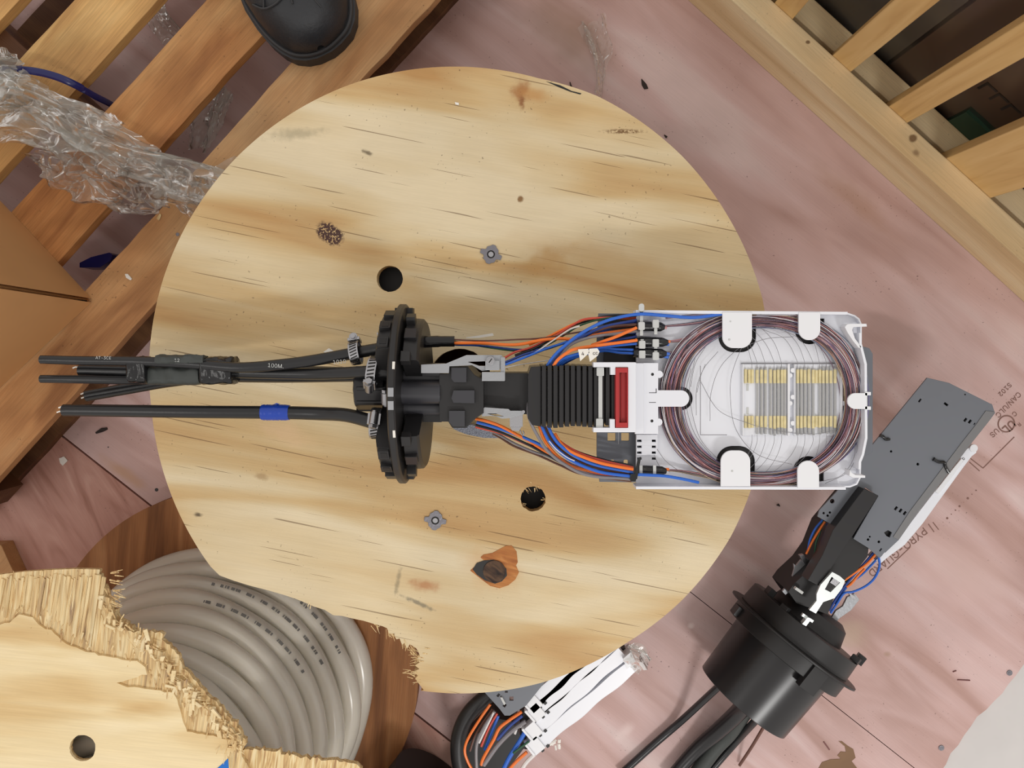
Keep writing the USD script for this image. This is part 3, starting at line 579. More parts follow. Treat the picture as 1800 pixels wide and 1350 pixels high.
def on_boot(t, f):
    w = np.interp(t, [s_[0] for s_ in secs], [s_[1] for s_ in secs]); h = np.interp(t, [s_[0] for s_ in secs], [s_[2] for s_ in secs])
    a = math.acos(max(-1, min(1, np.sign(f) * abs(f) ** (1 / .75))))
    return tip + ax * t + sd * f * w + EZ * (ZP + .022 - tip[2] + abs(math.sin(a)) ** .8 * h + .001)
obj('toe_seam', tube(smooth_path([on_boot(t, f) for t, f in ((.07, .85), (.052, .7), (.05, .45), (.058, .2), (.06, 0), (.058, -.2), (.055, -.45), (.06, -.7), (.075, -.85))], 6), .0016, 6), 'boot_sole', bo)
for q_ in ([(.03, .5), (.05, .3), (.07, .12)], [(.045, -.1), (.06, -.04), (.074, 0)], [(.06, -.7), (.075, -.5), (.085, -.36)]):
    obj('leather_crease', tube(smooth_path([on_boot(*w_) for w_ in q_], 6), .0013, 6), 'boot_sole', bo)
obj('tongue', tube([on_boot(.082 + .02 * k, -.02) for k in range(5)], [.018, .02, .02, .02, .02], 12, flat=.3), 'boot_leather', bo)
for k in range(4):
    t = .082 + .02 * k
    obj('lace', tube(smooth_path([on_boot(t + .004, .32) + EZ * .002, on_boot(t - .002, .12) + EZ * .007, on_boot(t - .003, -.1) + EZ * .007, on_boot(t + .006, -.36) + EZ * .002], 6), .0028, 7), 'lace', bo)
    for f in (.34, -.38): e = trimesh.creation.torus(.0035, .0011, 16, 8); e.apply_translation(on_boot(t + .004, f)); obj('eyelet', e, 'eyelet', bo)
obj('lace', tube(smooth_path([on_boot(.084, .3) + EZ * .003, on_boot(.074, .14) + EZ * .004, on_boot(.07, 0) + EZ * .004, on_boot(.074, -.16) + EZ * .004, on_boot(.086, -.34) + EZ * .003], 6), .0028, 7), 'lace', bo)

# ================================================================== MAIN SPLICE CLOSURE (lies on reel 1)
ZC = .398; CB = W(715, 692, ZC); s0 = S(ZC); EX = np.array([1.0, 0, 0])
clo = thing('splice_closure', 'opened black fibre splice closure base with ribbed arm, lying across the large reel', 'splice closure', (CB[0], CB[1], ZR))
def xs(px): return (px - 715) * s0
def rp(r): return r * s0
def prof(*p): return [(xs(x), rp(r)) for x, r in p]
obj('base_plate', lathe_arc(prof((677, 118), (681, 138), (684, 142), (704, 145)), CB, EX, 124, 416), 'black_plastic', clo)
obj('rim', lathe(prof((704.2, 152), (707, 157), (715, 157), (718, 153)), CB, EX, 72), 'black_plastic', clo)
obj('collar', lathe_arc(prof((722.2, 128), (724, 133), (746, 131), (750, 126)), CB, EX, 118, 422), 'black_plastic', clo)
def lug(ang, x0, x1, r0, r1, wd, name, m='black_plastic'):
    a = math.radians(ang); er = np.array([0, math.cos(a), math.sin(a)]); et = np.array([0, -math.sin(a), math.cos(a)])
    return obj(name, boxf(CB, EX, et, er, (xs(x0), xs(x1)), (-rp(wd), rp(wd)), (rp(r0), rp(r1))), m, clo)
for a_ in (20, 160): lug(a_, 686, 703.5, 140, 149, 13, 'latch_lug')
for a_ in (22, 62, 118, 158): lug(a_, 723, 738, 131, 146, 9, 'latch_lug')
for a_ in (37, 52, 128, 143): lug(a_, 684, 702, 141, 150, 9, 'latch_frame'); lug(a_, 688, 699, 150.05, 150.5, 6, 'latch_pocket', 'black_deep')
for a_ in (40, 140): lug(a_, 724, 744, 130, 138, 12, 'side_block', 'black_satin')
for a_ in (0, 180): lug(a_, 697, 728, 120, 150, 12, 'latch_lug')
for a_ in (70, 110): lug(a_, 713, 717, 156.5, 158.5, 6, 'white_mark', 'paper_white')
for a_ in (85.5, 93): lug(a_, 707, 716, 156.5, 158.5, 7, 'rim_label', 'zinc')
# cable ports on the left
pz = .402; PO = W(690, 683, pz)
def zx(px, z, py=683): return W(px, py, z)[0]
obj('cable_port', lathe([(zx(626, pz) - PO[0], rp(30)), (zx(629, pz) - PO[0], rp(38)), (zx(679, pz) - PO[0], rp(38))], PO, EX, 8), 'black_satin', clo, smooth=False)
for k, (y, z) in enumerate(((648, .405), (661, .425), (683, .428), (707, .42), (720, .4))):
    obj('port_rib', lathe([(W(627, y, z)[0], rp(3.5)), (W(679, y, z)[0], rp(3.5))], (0, W(640, y, z)[1], z), EX, 10), 'black_satin', clo)
# core tube and its ribs
for k, (y, z, r) in enumerate(((664, .43, 14), (690, .444, 20), (716, .43, 14))):
    obj('core_tube', lathe([(W(702, y, z)[0], r * S(z)), (W(775, y, z)[0], r * S(z))], (0, W(760, y, z)[1], z), EX, 24), 'charcoal_plastic', clo)
obj('core_web', ext(prect(696, 640, 776, 742), .43, .05), 'black_plastic', clo)
Zb = .452
obj('hinge_block', ext([(772, 657), (789, 657), (791, 644), (822, 644), (834, 659), (850, 667), (850, 726), (833, 738), (820, 752), (795, 752), (788, 741), (772, 741)], Zb, .1), 'black_plastic', clo)
for p in ([(797, 686), (834, 686), (834, 709), (797, 708), (793, 700)], [(789, 722), (817, 722), (817, 750), (796, 750), (789, 742)], [(793, 646), (820, 646), (820, 672), (798, 672), (793, 666)]):
    obj('block_pad', ext(p, Zb + .006, .0058), 'charcoal_plastic', clo)
obj('arm', ext(prect(846, 656, 944, 728), .432, .05), 'black_plastic', clo)
# ribbed bellows
bel = obj('bellows_body', ext(prect(942, 652, 1085, 741), .449, .06), 'black_deep', clo)
obj('bellows_face', ext(Polygon([(929, 660), (934, 646), (950, 645), (950, 749), (936, 746), (929, 735)]).buffer(1), .452, .07), 'black_satin', clo)
for k in range(13):
    x = 953 + 10.2 * k; d = 1.6 * math.sin(k * .9)
    if x > 1080: break
    R0 = Polygon(prect(x, 643 + max(0, (k - 6)) * .4, x + 6.2, 750 - max(0, (k - 6)) * .4 + d)).buffer(.6)
    obj('bellows_rib', ext(R0, .457, .075), 'black_satin', bel)
zt = .4605
obj('zip_tie', [ext(prect(1052, 650, 1059, 748), zt, .0025), ext(rrect(1049, 646, 1062, 661, 2), zt + .002, .0055), ext(rrect(1048, 736, 1060, 753, 2), zt + .002, .0055)], 'tie_white', clo, label='whitish zip tie around the bellows')
# galvanised latches
ZL = .462
obj('latch_lever', ext(Polygon([(740, 641), (784, 639), (820, 624), (881, 624), (887, 630), (888, 648), (847, 652), (830, 642), (790, 644), (789, 656), (740, 656)]), ZL, .004, [[(822, 636), (854, 635), (854, 643), (842, 643)]]), 'zinc', clo, label='grey metal upper latch lever')
l2 = obj('latch_clip', [ext(prect(847, 654, 887, 670), ZL + .004, .006), ext(prect(853, 634, 878, 651), ZL + .004, .0038), ext(prect(880, 628, 888, 669), ZL + .002, .004)], 'zinc', clo)
obj('screw', [disc(862, 634, ZL + .0085, 7.5, .0045, 20), disc(862, 634, ZL + .0105, 5, .003, 6)], 'steel', l2)
obj('screw_slot', boxf(W(862, 634, ZL + .0106), np.array([.6, .8, 0]), np.array([-.8, .6, 0]), EZ, (-.0025, .0025), (-.0005, .0005), (0, .0003)), 'dark_slot', l2)
obj('latch_lever', ext(Polygon([(847, 719), (852, 716), (894, 719), (897, 722), (920, 722), (921, 728), (897, 735), (882, 736), (872, 732), (862, 731), (847, 732)]), .45, .004, [[(856, 727), (872, 727), (886, 732), (870, 731)]]), 'zinc', clo, label='grey metal lower latch lever')
l3 = obj('latch_clip', [ext(prect(896, 728, 919, 750), .448, .008), ext(Polygon([(897, 750), (917, 750), (912, 758), (900, 757)]), .442, .008)], 'steel', clo)
obj('clip_rivet', disc(920, 724, .453, 3, .003, 12), 'steel', l3)
obj('latch_wire', tube(pxpath([(914, 756), (917, 764), (921, 763), (919, 757)], .44, 6), .0008, 6), 'steel', l3)
# black tape sleeve of the upper port
obj('tape_sleeve', tube(pxpath([(722, 601, .41), (745, 601, .415), (775, 600, .415), (799, 600, .415)], n=5), [.0065] * 6 + [.0063] * 4 + [.0058] * 6, 14), 'tape_black', clo)
# ------------------------------------------------------------------ buffer tubes
TB = [
 ('tube_brown', 1.5, [(799, 597, .415), (850, 599, .416), (905, 597, .418), (955, 594, .422), (1010, 585, .43), (1060, 578, .432), (1119, 572, .434)]),
 ('tube_orange', 2.9, [(799, 603, .416), (845, 603, .417), (905, 606, .419), (950, 598, .425), (985, 595, .432), (1020, 597, .434), (1050, 588, .436), (1119, 578, .437)]),
 ('tube_navy', 1.8, [(799, 606, .412), (850, 608, .413), (905, 614, .416), (945, 614, .42), (990, 604, .426), (1037, 582, .43), (1080, 570, .433), (1119, 566, .434)]),
 ('tube_green', 1.6, [(799, 600, .411), (860, 611, .412), (915, 617, .414), (955, 609, .416), (990, 590, .42), (1020, 572, .426), (1062, 560, .43), (1119, 555, .432)]),
 ('tube_blue', 2.2, [(888, 641, .44), (920, 629, .436), (960, 613, .432), (990, 603, .432), (1030, 588, .432), (1075, 576, .432), (1119, 569, .433)]),
 ('tube_navy', 2.2, [(888, 637, .436), (925, 622, .43), (965, 612, .428), (1010, 596, .426), (1060, 583, .427), (1119, 586, .43)]),
 ('tube_red', 2.0, [(887, 629, .43), (905, 619, .424), (930, 612, .42), (955, 601, .42), (980, 588, .424), (1008, 571, .426), (1035, 560, .428), (1119, 558, .43)]),
 ('tube_orange', 2.2, [(930, 606, .416), (955, 596, .418), (985, 581, .422), (1012, 568, .425), (1040, 560, .427), (1119, 560, .428)]),
 ('tube_white', 1.4, [(886, 641, .432), (915, 630, .43), (940, 620, .43), (970, 600, .432), (1000, 580, .432), (1019, 573, .432)]),
 ('tube_black', 2.4, [(905, 625, .42), (940, 612, .42), (970, 595, .42), (1000, 575, .42), (1042, 561, .42), (1075, 555, .42), (1119, 553, .42)]),
 ('tube_white', .9, [(888, 646, .425), (920, 640, .42), (960, 634, .42), (985, 630, .42)]),
 ('tube_blue', 2.9, [(962, 643, .45), (973, 627, .452), (990, 610, .452), (1017, 589, .45), (1053, 569, .447), (1087, 558, .447), (1127, 552, .449), (1172, 555, .449), (1220, 558, .447), (1268, 552, .444)]),
 ('tube_navy', 2.9, [(968, 643, .446), (980, 628, .446), (998, 609, .445), (1025, 592, .443), (1060, 575, .44), (1119, 563, .438)]),
 ('tube_grey', 2.6, [(972, 643, .448), (984, 628, .45), (1003, 606, .448), (1037, 593, .446), (1080, 587, .444), (1119, 582, .441)]),
 ('tube_orange', 2.9, [(973, 643, .454), (981, 632, .456), (997, 620, .456), (1013, 613, .456), (1053, 607, .454), (1090, 602, .45), (1120, 598, .447)]),
 ('tube_orange', 2.8, [(1040, 607, .446), (1060, 600, .45), (1085, 591, .452), (1119, 576, .449)]),
 ('tube_blue', 2.4, [(976, 643, .45), (990, 630, .451), (1015, 622, .45), (1053, 611, .448), (1085, 607, .446), (1119, 604, .444)]),
 ('tube_blue', 2.4, [(979, 643, .447), (1000, 628, .447), (1053, 613, .444), (1085, 614, .442), (1117, 615, .441)]),
 ('tube_blue', 2.4, [(982, 643, .443), (1005, 630, .443), (1057, 617, .44), (1090, 620, .44), (1115, 621, .44)]),
 ('tube_navy', 2.4, [(984, 643, .439), (1012, 628, .439), (1060, 604, .438), (1119, 591, .438)]),
 ('tube_brown', 2.4, [(970, 643, .442), (995, 612, .442), (1030, 590, .441), (1070, 575, .44), (1119, 570, .44)]),
 # lower bundle
 ('tube_orange', 2.9, [(836, 736, .43), (855, 740, .432), (880, 749, .43), (905, 762, .424), (930, 775, .42), (962, 795, .42), (1000, 815, .42), (1050, 832, .425), (1110, 836, .432)]),
 ('tube_blue', 2.9, [(838, 742, .428), (870, 751, .428), (905, 763, .422), (930, 773, .422), (953, 784, .424), (985, 806, .428), (1030, 826, .432), (1110, 832, .436)]),
 ('tube_black', 2.2, [(836, 747, .42), (880, 760, .42), (925, 780, .418), (963, 800, .42), (1010, 822, .424), (1110, 838, .43)]),
 ('tube_red', 2.6, [(836, 750, .416), (880, 761, .416), (920, 778, .416), (963, 796, .418), (1005, 818, .422), (1060, 835, .428), (1112, 840, .432)]),
 ('tube_grey', 2.4, [(862, 757, .40), (880, 766, .404), (905, 780, .408), (935, 793, .41), (967, 804, .414), (1000, 820, .42), (1050, 836, .428), (1110, 843, .434)]),
 ('tube_brown', 2.0, [(866, 762, .396), (882, 771, .40), (905, 785, .404), (945, 800, .406), (985, 818, .412), (1025, 834, .42), (1110, 846, .43)]),
 ('tube_grey', 2.9, [(936, 690, .40), (930, 704, .425), (928, 722, .445), (933, 742, .45), (945, 766, .448), (962, 792, .448), (995, 818, .448), (1037, 836, .447), (1106, 841, .446)]),
 ('tube_orange', 2.8, [(948, 748, .446), (954, 767, .446), (964, 784, .446), (985, 806, .444), (1020, 824, .442), (1100, 837, .442)]),
 ('tube_blue', 2.9, [(952, 748, .449), (960, 766, .45), (972, 783, .45), (1004, 809, .45), (1053, 829, .449), (1108, 837, .449)]),
 ('tube_brown', 2.4, [(957, 748, .444), (968, 770, .444), (985, 790, .444), (1015, 810, .444), (1060, 825, .445), (1110, 832, .446)]),
 ('tube_blue', 2.8, [(963, 748, .45), (972, 767, .452), (985, 783, .452), (1013, 803, .452), (1050, 818, .45), (1112, 830, .448)]),
 ('tube_orange', 2.9, [(975, 762, .446), (988, 782, .45), (1010, 797, .453), (1053, 813, .453), (1085, 820, .452), (1113, 825, .45)]),
 ('tube_red', 2.2, [(970, 762, .44), (990, 780, .444), (1020, 797, .447), (1060, 810, .448), (1113, 822, .447)]),
 ('tube_black', 2.2, [(985, 780, .44), (1020, 796, .443), (1060, 808, .445), (1113, 819, .446)]),
 ('tube_blue', 2.7, [(1112, 834, .449), (1140, 835, .45), (1170, 837, .449), (1200, 842, .447), (1228, 848, .443)]),
 ('tube_white', .9, [(965, 775, .456), (978, 790, .457), (997, 804, .456), (1010, 810, .455)]),
]
for m, r, pts in TB:
    P = pxpath(pts, n=7); obj('buffer_tube', tube(P, r * S(.44), 9), m, clo)
for pts, tx in (([(1016, 614), (1034, 613), (1036, 620), (1020, 635)], '4'), ([(1036, 613), (1050, 612), (1054, 618), (1051, 625), (1037, 636), (1034, 622)], 'cc')):
    tg = obj('number_tag', ext(pts, .4625, .001), 'paper_white', clo, label='small white number flag on the tubes')
    obj('tag_print', text_at(tx, pts[0][0] + 6, pts[0][1] + 11, .4626, .0035, (1, -.1), .0002), 'dark_ink', tg, smooth=False)
# ------------------------------------------------------------------ SPLICE TRAY
tr0 = W(1320, 703, .43)
tray = thing('splice_tray', 'white splice tray full of coiled fibre with two rows of gold ended sleeves', 'splice tray', (tr0[0], tr0[1], .40))
ZB, ZW, ZTB = .4275, .4465, .4475
out = Polygon([(1118, 546), (1488, 549), (1503, 554), (1511, 560), (1515, 570), (1515, 604), (1519, 620), (1524, 640), (1525, 770), (1519, 800), (1514, 812), (1513, 840), (1507, 852), (1494, 857), (1118, 858)])
def tab(x0, x1, y0, y1, r): return unary_union([sbox(x0, y0, x1, y1).difference(sbox(x0, y1 - r, x1, y1)), sbox(x0, y0, x1, y1).buffer(0).intersection(sbox(x0 + r, y0, x1 - r, y1)), Point(x0 + r, y1 - r).buffer(r), Point(x1 - r, y1 - r).buffer(r)])
def flip(p, yc):
    from shapely.affinity import scale as sc_
    return sc_(p, 1, -1, origin=(0, yc))
T1 = tab(1270, 1322, 549, 612, 20); T2 = tab(1404, 1442, 549, 598, 19)
B1 = flip(tab(1267, 1319, 549, 612, 20), 702).buffer(0); B2 = flip(tab(1402, 1440, 549, 597, 19), 703.5)
LT = unary_union([sbox(1150, 686, 1197, 715), Point(1197, 700.5).buffer(14.5)]); RT = unary_union([sbox(1504, 691, 1524, 719), Point(1504, 705).buffer(14)])
hol = [T1.buffer(7).intersection(sbox(1200, 560, 1330, 640)), T2.buffer(7).intersection(sbox(1300, 560, 1450, 640)), B1.buffer(8).intersection(sbox(1200, 700, 1330, 846)), B2.buffer(8).intersection(sbox(1300, 700, 1450, 846)), LT.buffer(6).intersection(sbox(1162, 600, 1300, 800)), Point(1500, 705).buffer(19)]
hol += [Point(1317, 611).buffer(1.5), Point(1316, 793).buffer(1.6), Point(1259, 570).buffer(.1)]
hol += [sbox(1120, 773 + 10.4 * k, 1128, 777 + 10.4 * k) for k in range(4)] + [sbox(1146, 773 + 10.4 * k, 1153, 777 + 10.4 * k) for k in range(4)]
obj('tray_floor', ext(out, ZB, .0025, hol), 'white_plastic', tray)
obj('tray_backing', ext(out.buffer(-6).intersection(sbox(1110, 545, 1508, 860)), ZB - .004, .002), 'black_deep', tray)
obj('tray_wall', ext([(1118, 545), (1490, 548), (1490, 553), (1118, 551)], ZW, .02), 'white_plastic', tray)
obj('tray_wall', ext([(1118, 855), (1487, 856), (1487, 861), (1118, 860)], ZW, .02), 'white_plastic', tray)
rw = out.difference(out.buffer(-4.5)).intersection(sbox(1495, 585, 1540, 825))
obj('tray_wall', ext(rw, ZW, .02), 'white_plastic', tray)
co = out.difference(out.buffer(-3)).intersection(unary_union([sbox(1480, 540, 1540, 590), sbox(1480, 822, 1540, 870)]))
obj('tray_lip', ext(co, ZB + .006, .006), 'white_plastic', tray)
for p in ([(1485, 575), (1489, 570), (1495, 569), (1523, 569), (1524, 574), (1500, 575), (1498, 580), (1503, 595), (1514, 610), (1510, 612), (1500, 600), (1490, 585)], [(1494, 826), (1497, 831), (1504, 835), (1521, 836), (1521, 840), (1500, 840), (1493, 836)]):
    obj('corner_finger', ext(p, ZW, .012), 'white_tab', tray)
for p in (T1, T2, B1, B2, RT): obj('retaining_tab', ext(p, ZTB, .0022), 'white_tab', tray)
for y in (692, 717.5): obj('edge_peg', ext(rrect(1521, y - 3, 1531, y + 3, 1), ZTB, .004), 'white_tab', tray)
obj('tab_mark', [ext(Point(1284, 565).buffer(1.4), ZTB + .0003, .0003), ext(Point(1282, 597).buffer(1.8), ZTB + .0003, .0003), ext(Point(1287, 828).buffer(1.8), ZTB + .0003, .0003)], 'tie_white', tray)
# hub plate with the hinge yoke
hub = unary_union([sbox(1116, 638, 1157, 763), Point(1159, 658).buffer(6.5), Point(1158, 742).buffer(6.5), LT])
hb = obj('hub_plate', ext(hub.difference(Point(1147, 658).buffer(2.6)).difference(Point(1146, 740).buffer(2.6)), ZTB, .0028), 'white_plastic', tray)
obj('hub_step', ext(sbox(1116.5, 639, 1132, 762), ZTB + .003, .0032), 'white_plastic', tray)
obj('hub_hole', [ext(Point(1147, 658).buffer(2.5), ZTB - .001, .0008), ext(Point(1146, 740).buffer(2.5), ZTB - .001, .0008)], 'dark_slot', tray)
obj('hub_groove', [ext(prect(1141, 690, 1153, 690.8), ZTB + .0002, .0002), ext(prect(1141, 707, 1153, 707.8), ZTB + .0002, .0002), ext(prect(1153, 683, 1154, 691), ZTB + .0002, .0002)], 'dark_slot', tray, smooth=False)
obj('side_rail', ext(prect(1118.5, 764, 1156, 800), ZB + .0045, .0042, [sbox(1120, 773 + 10.4 * k, 1128, 777 + 10.4 * k) for k in range(3)] + [sbox(1146, 773 + 10.4 * k, 1153, 777 + 10.4 * k) for k in range(3)]), 'white_plastic', tray)
obj('side_rail', ext(prect(1118.5, 622, 1156, 636.5), ZB + .0045, .0042), 'white_plastic', tray)
obj('side_rail', [ext(prect(1118.5, 584, 1145, 591), ZB + .006, .0058), ext(prect(1118.5, 607, 1150, 612), ZB + .006, .0058), ext(prect(1118.5, 547, 1142, 563), ZB + .0045, .0042)], 'white_plastic', tray)
yk = unary_union([sbox(1043, 637, 1118, 645.5), sbox(1043, 752, 1118, 760), sbox(1104, 637, 1118, 760), sbox(1073, 640, 1082, 659), sbox(1072, 737, 1081, 757)])
obj('hinge_yoke', ext(yk, .4655, .014), 'white_plastic', tray)
rc = obj('hinge_clip', ext(rrect(1082.3, 646.5, 1103.7, 751.5, 1), .467, .014, [sbox(1088.5, 655, 1102, 743)]), 'red_plastic', tray, label='red plastic hinge clip')
obj('clip_web', ext(prect(1088, 654, 1102.3, 744), .461, .006), 'red_plastic', rc)
obj('clip_rib', ext(prect(1091.5, 656, 1093, 742), .463, .002), 'red_plastic', rc)
# grey backing plates of the tray stack
obj('stack_plate', ext(Polygon([(1052, 551), (1300, 553), (1528, 612), (1534, 622), (1534, 794), (1524, 800), (1300, 850), (1054, 847), (1049, 800), (1049, 600)]).difference(sbox(1069, 762, 1081, 774).buffer(1)).difference(sbox(1093, 762, 1105, 774).buffer(1)).difference(rrect(1072, 808, 1080, 818, 3)).difference(rrect(1096, 808, 1104, 818, 3)).difference(sbox(1040, 640, 1112, 757)), .414, .003), 'grey_plate', tray, label='dark grey metal backing plate')
obj('plate_seam', ext(prect(1086.6, 760, 1088, 781), .4143, .0003), 'zinc', tray, smooth=False)
obj('stack_block', ext(prect(1062, 556, 1116, 636), .419, .004), 'black_deep', tray)
# sleeve clamps on the tray edge
for pts, z in (([(1119, 573), (1150, 574), (1168, 575)], .4405), ([(1119, 601), (1150, 601), (1174, 602)], .4405), ([(1113, 620), (1150, 621), (1171, 622)], .4405), ([(1122, 826), (1150, 827), (1171, 828)], .4405)):
    P = pxpath(pts, z, 8); n = len(P); obj('fibre_boot', tube(P, np.interp(np.linspace(0, 1, n), [0, .1, .8, 1], [.0046, .0052, .005, .0028]), 14), 'tape_black', tray)
for x, y0, y1, hd in ((1128, 537, 590, 573), (1153, 562, 588, 569), (1129, 592, 613, 606), (1153, 592, 613, 603), (1129, 612, 630, 623), (1153, 612, 630, 626), (1127, 814, 838, 0), (1151, 814, 838, 0)):
    sg = [ext(prect(x - 3, y0 + 4, x + 2.5, y1), .4465, .0016)]
    if hd: sg.append(ext(rrect(x - 5.5, hd - 7, x + 5.5, hd + 7, 2), .449, .006))
    if y0 < 540: sg.append(ext(rrect(x - 5, 533.5, x + 4.5, 548, 4.4), .449, .003))
    obj('zip_tie', sg, 'tie_white', tray)
obj('zip_tie', [ext([(1122, 805), (1127, 803), (1120, 842), (1113, 845)], .4515, .0022), ext(rrect(1108, 833, 1118, 846, 2), .453, .006)], 'tape_black', tray, label='black zip tie on the lower tubes')
# splice sleeves
for hx0, hx1, cols, gap in ((1306, 1385, [1310.5, 1317, 1322.5, 1331, 1338.5, 1345.5, 1354.5, 1361.5, 1368, 1374.5, 1379.5], (0, 1, 2)), (1397, 1478, [1402, 1408.5, 1415, 1422, 1429.5, 1435, 1441, 1447, 1453.5, 1460.5, 1468], (5,))):
    ho = obj('sleeve_holder', ext(Polygon(prect(hx0, 640, hx1 + 1, 766)), ZB + .0016, .0014), 'white_plastic', tray)
    for w0, w1 in ((hx0 - .5, hx0 + 1.4), (hx1, hx1 + 3.5)): obj('holder_wall', ext(prect(w0, 640, w1, 766), ZB + .006, .006), 'white_tab', ho)
    for lx, y in [(hx1 + 4, y) for y in (660, 709, 756)] + ([(1394, y) for y in (651, 698, 744)] if hx0 < 1350 else []): obj('holder_lug', ext(Point(lx, y).buffer(4.2), ZB + .0055, .0052), 'white_tab', ho)
    for x in (hx0 + 8, hx1 - 30):
        for y0, y1 in ((675, 687), (716, 728)): obj('holder_slot', ext(prect(x - 2, y0, x + 2, y1), ZB + .0019, .0003), 'tie_white', ho)
    for k, x in enumerate(cols):
        zc_ = ZB + .0034; r = .00165; j = rng.normal(0, 1.2)
        def seg(y0, y1, rr): return tube([W(x, y0, zc_), W(x, y1, zc_)], rr, 10)
        if k not in gap: obj('splice_sleeve', seg(646 + j, 764 + j, r * .9), 'clear_sleeve', ho)
        g0 = 649 + abs(j); obj('sleeve_end', seg(g0, 673.5, r * 1.0), 'gold_sleeve', ho); obj('sleeve_end', seg(731, 752 + j, r * 1.0), 'gold_sleeve', ho)
# fibre loops
names = list(FIB); grp = {k: [] for k in names}
fr = np.random.default_rng(42); th = np.linspace(0, 2 * math.pi, 84, endpoint=False)
for k in range(165):
    u = fr.uniform(-1, 1); dx, dy = fr.normal(0, 3.6), fr.normal(0, 2.6)
    rx, ry = 161 + u * 15 + fr.normal(0, 3), 141 + u * 9.5 + fr.normal(0, 1.8)
    a2, p2, a3, p3 = fr.normal(0, 1.8), fr.uniform(0, 6.3), fr.normal(0, 1.4), fr.uniform(0, 6.3)
    wv = a2 * np.sin(2 * th + p2) + a3 * np.sin(3 * th + p3)
    ex_ = .92; cx_, sn_ = np.cos(th), np.sin(th)
    X = 1341 + dx + (rx + wv) * np.sign(cx_) * np.abs(cx_) ** ex_; Y = 702 + dy + (ry + wv) * np.sign(sn_) * np.abs(sn_) ** ex_
    z0 = fr.uniform(.4292, .4385); Z = z0 + .0012 * np.sin(3 * th + p3)
    P = np.array([W(x, min(max(y, 554), 852), z) for x, y, z in zip(X, Y, Z)])
    ph = u + fr.normal(0, .5)
    nm = names[int(fr.choice(8, p=[.14, .14, .17, .1, .16, .13, .08, .08]))]
    grp[nm].append(tube(P, .00042, 4, closed=True))
def strand(pts, nm, z0=.436, r=.00042): grp[nm].append(tube(pxpath(pts, z0, 6), r, 4))
for k in range(8):
    y = fr.uniform(-3, 3); strand([(1166, 574 + y * .6), (1205, 571 + y), (1240, 566 + y), (1275, 558 + y * 1.2), (1330, 556 + y)], names[k % 5])
    strand([(1170, 601 + y * .5), (1190, 600 + y), (1215, 596 + y * 2), (1245, 580 + y * 2), (1285, 563 + y)], ('plum', 'brown', 'rose')[k % 3])
    strand([(1168, 621 + y * .5), (1180, 621 + y), (1196, 622 + y), (1218, 602 + y), (1245, 580 + y)], ('plum', 'dark', 'brown')[k % 3])
    strand([(1168, 827 + y * .6), (1195, 829 + y), (1225, 835 + y * 1.5), (1262, 842 + y * 1.2), (1330, 847 + y)], ('rose', 'tan', 'brown', 'dark')[k % 4])
    strand([(1170, 560 + y * .4), (1200, 556 + y * .5), (1235, 553 + y * .4), (1275, 552 + y * .3)], ('slate', 'plum', 'brown')[k % 3])
for k in names: obj('fibre_coil', grp[k], 'fiber_' + k, tray, smooth=True, kind='stuff')
for c_, pts in (('tube_orange', [(1170, 600), (1178, 600.5)]), ('tube_blue', [(1168, 605), (1176, 605.5)]), ('tube_blue', [(1168, 621), (1177, 622)]), ('tube_blue', [(1166, 626), (1175, 628)]), ('tube_orange', [(1169, 825), (1176, 825)]), ('fiber_rose', [(1166, 576), (1172, 576)])):
    obj('tube_end', tube([W(*pts[0], .4405), W(*pts[1], .4405)], 2.6 * S(.44), 8), c_, tray)
loose = []
for k in range(11):
    x = (1322, 1331, 1345, 1361, 1374, 1402, 1415, 1429, 1441, 1453, 1468)[k]; sw = fr.uniform(20, 46)
    loose.append(tube(pxpath([(x, 648), (x - 2, 632), (x - sw * .5, 600 + fr.uniform(-4, 6)), (x - sw * 1.3, 578 + fr.uniform(-3, 6)), (x - sw * 2.2, 564)], .4345, 8), .00024, 4))
    loose.append(tube(pxpath([(x, 764), (x - 1, 780), (x - sw * .35, 805), (x - sw, 828 + fr.uniform(-4, 4)), (x - sw * 1.9, 842)], .4345, 8), .00024, 4))
for pts in ([(1318, 590), (1302, 615), (1286, 660), (1284, 700), (1290, 745), (1310, 780), (1340, 803), (1392, 816)], [(1322, 592), (1270, 640), (1250, 690), (1248, 740)], [(1230, 668), (1262, 720), (1310, 742), (1360, 756), (1430, 763), (1480, 752)], [(1316, 606), (1350, 595), (1395, 592)], [(1215, 648), (1205, 700), (1220, 760), (1250, 800)], [(1222, 628), (1212, 690), (1228, 765), (1262, 808)], [(1500, 760), (1502, 800), (1480, 835), (1440, 847)], [(1504, 765), (1506, 795), (1490, 830), (1450, 850)], [(1150, 800), (1160, 820), (1178, 830)], [(1155, 790), (1172, 812), (1200, 832)], [(1240, 640), (1225, 680), (1224, 730)], [(1262, 618), (1236, 650), (1225, 690)], [(1240, 610), (1222, 640), (1214, 680)]):
    loose.append(tube(pxpath(pts, .4345, 8), .00026, 4))
obj('loose_fibre', loose, 'fiber_clear', tray, smooth=True, kind='stuff')
obj('insert_outline', [ext(prect(1231, 643, 1231.8, 764), ZB + .0004, .0004), ext(prect(1231, 764, 1278, 764.8), ZB + .0004, .0004), ext(prect(1303, 638.4, 1478, 639.4), ZB + .0022, .0022)], 'fiber_clear', tray, smooth=False)
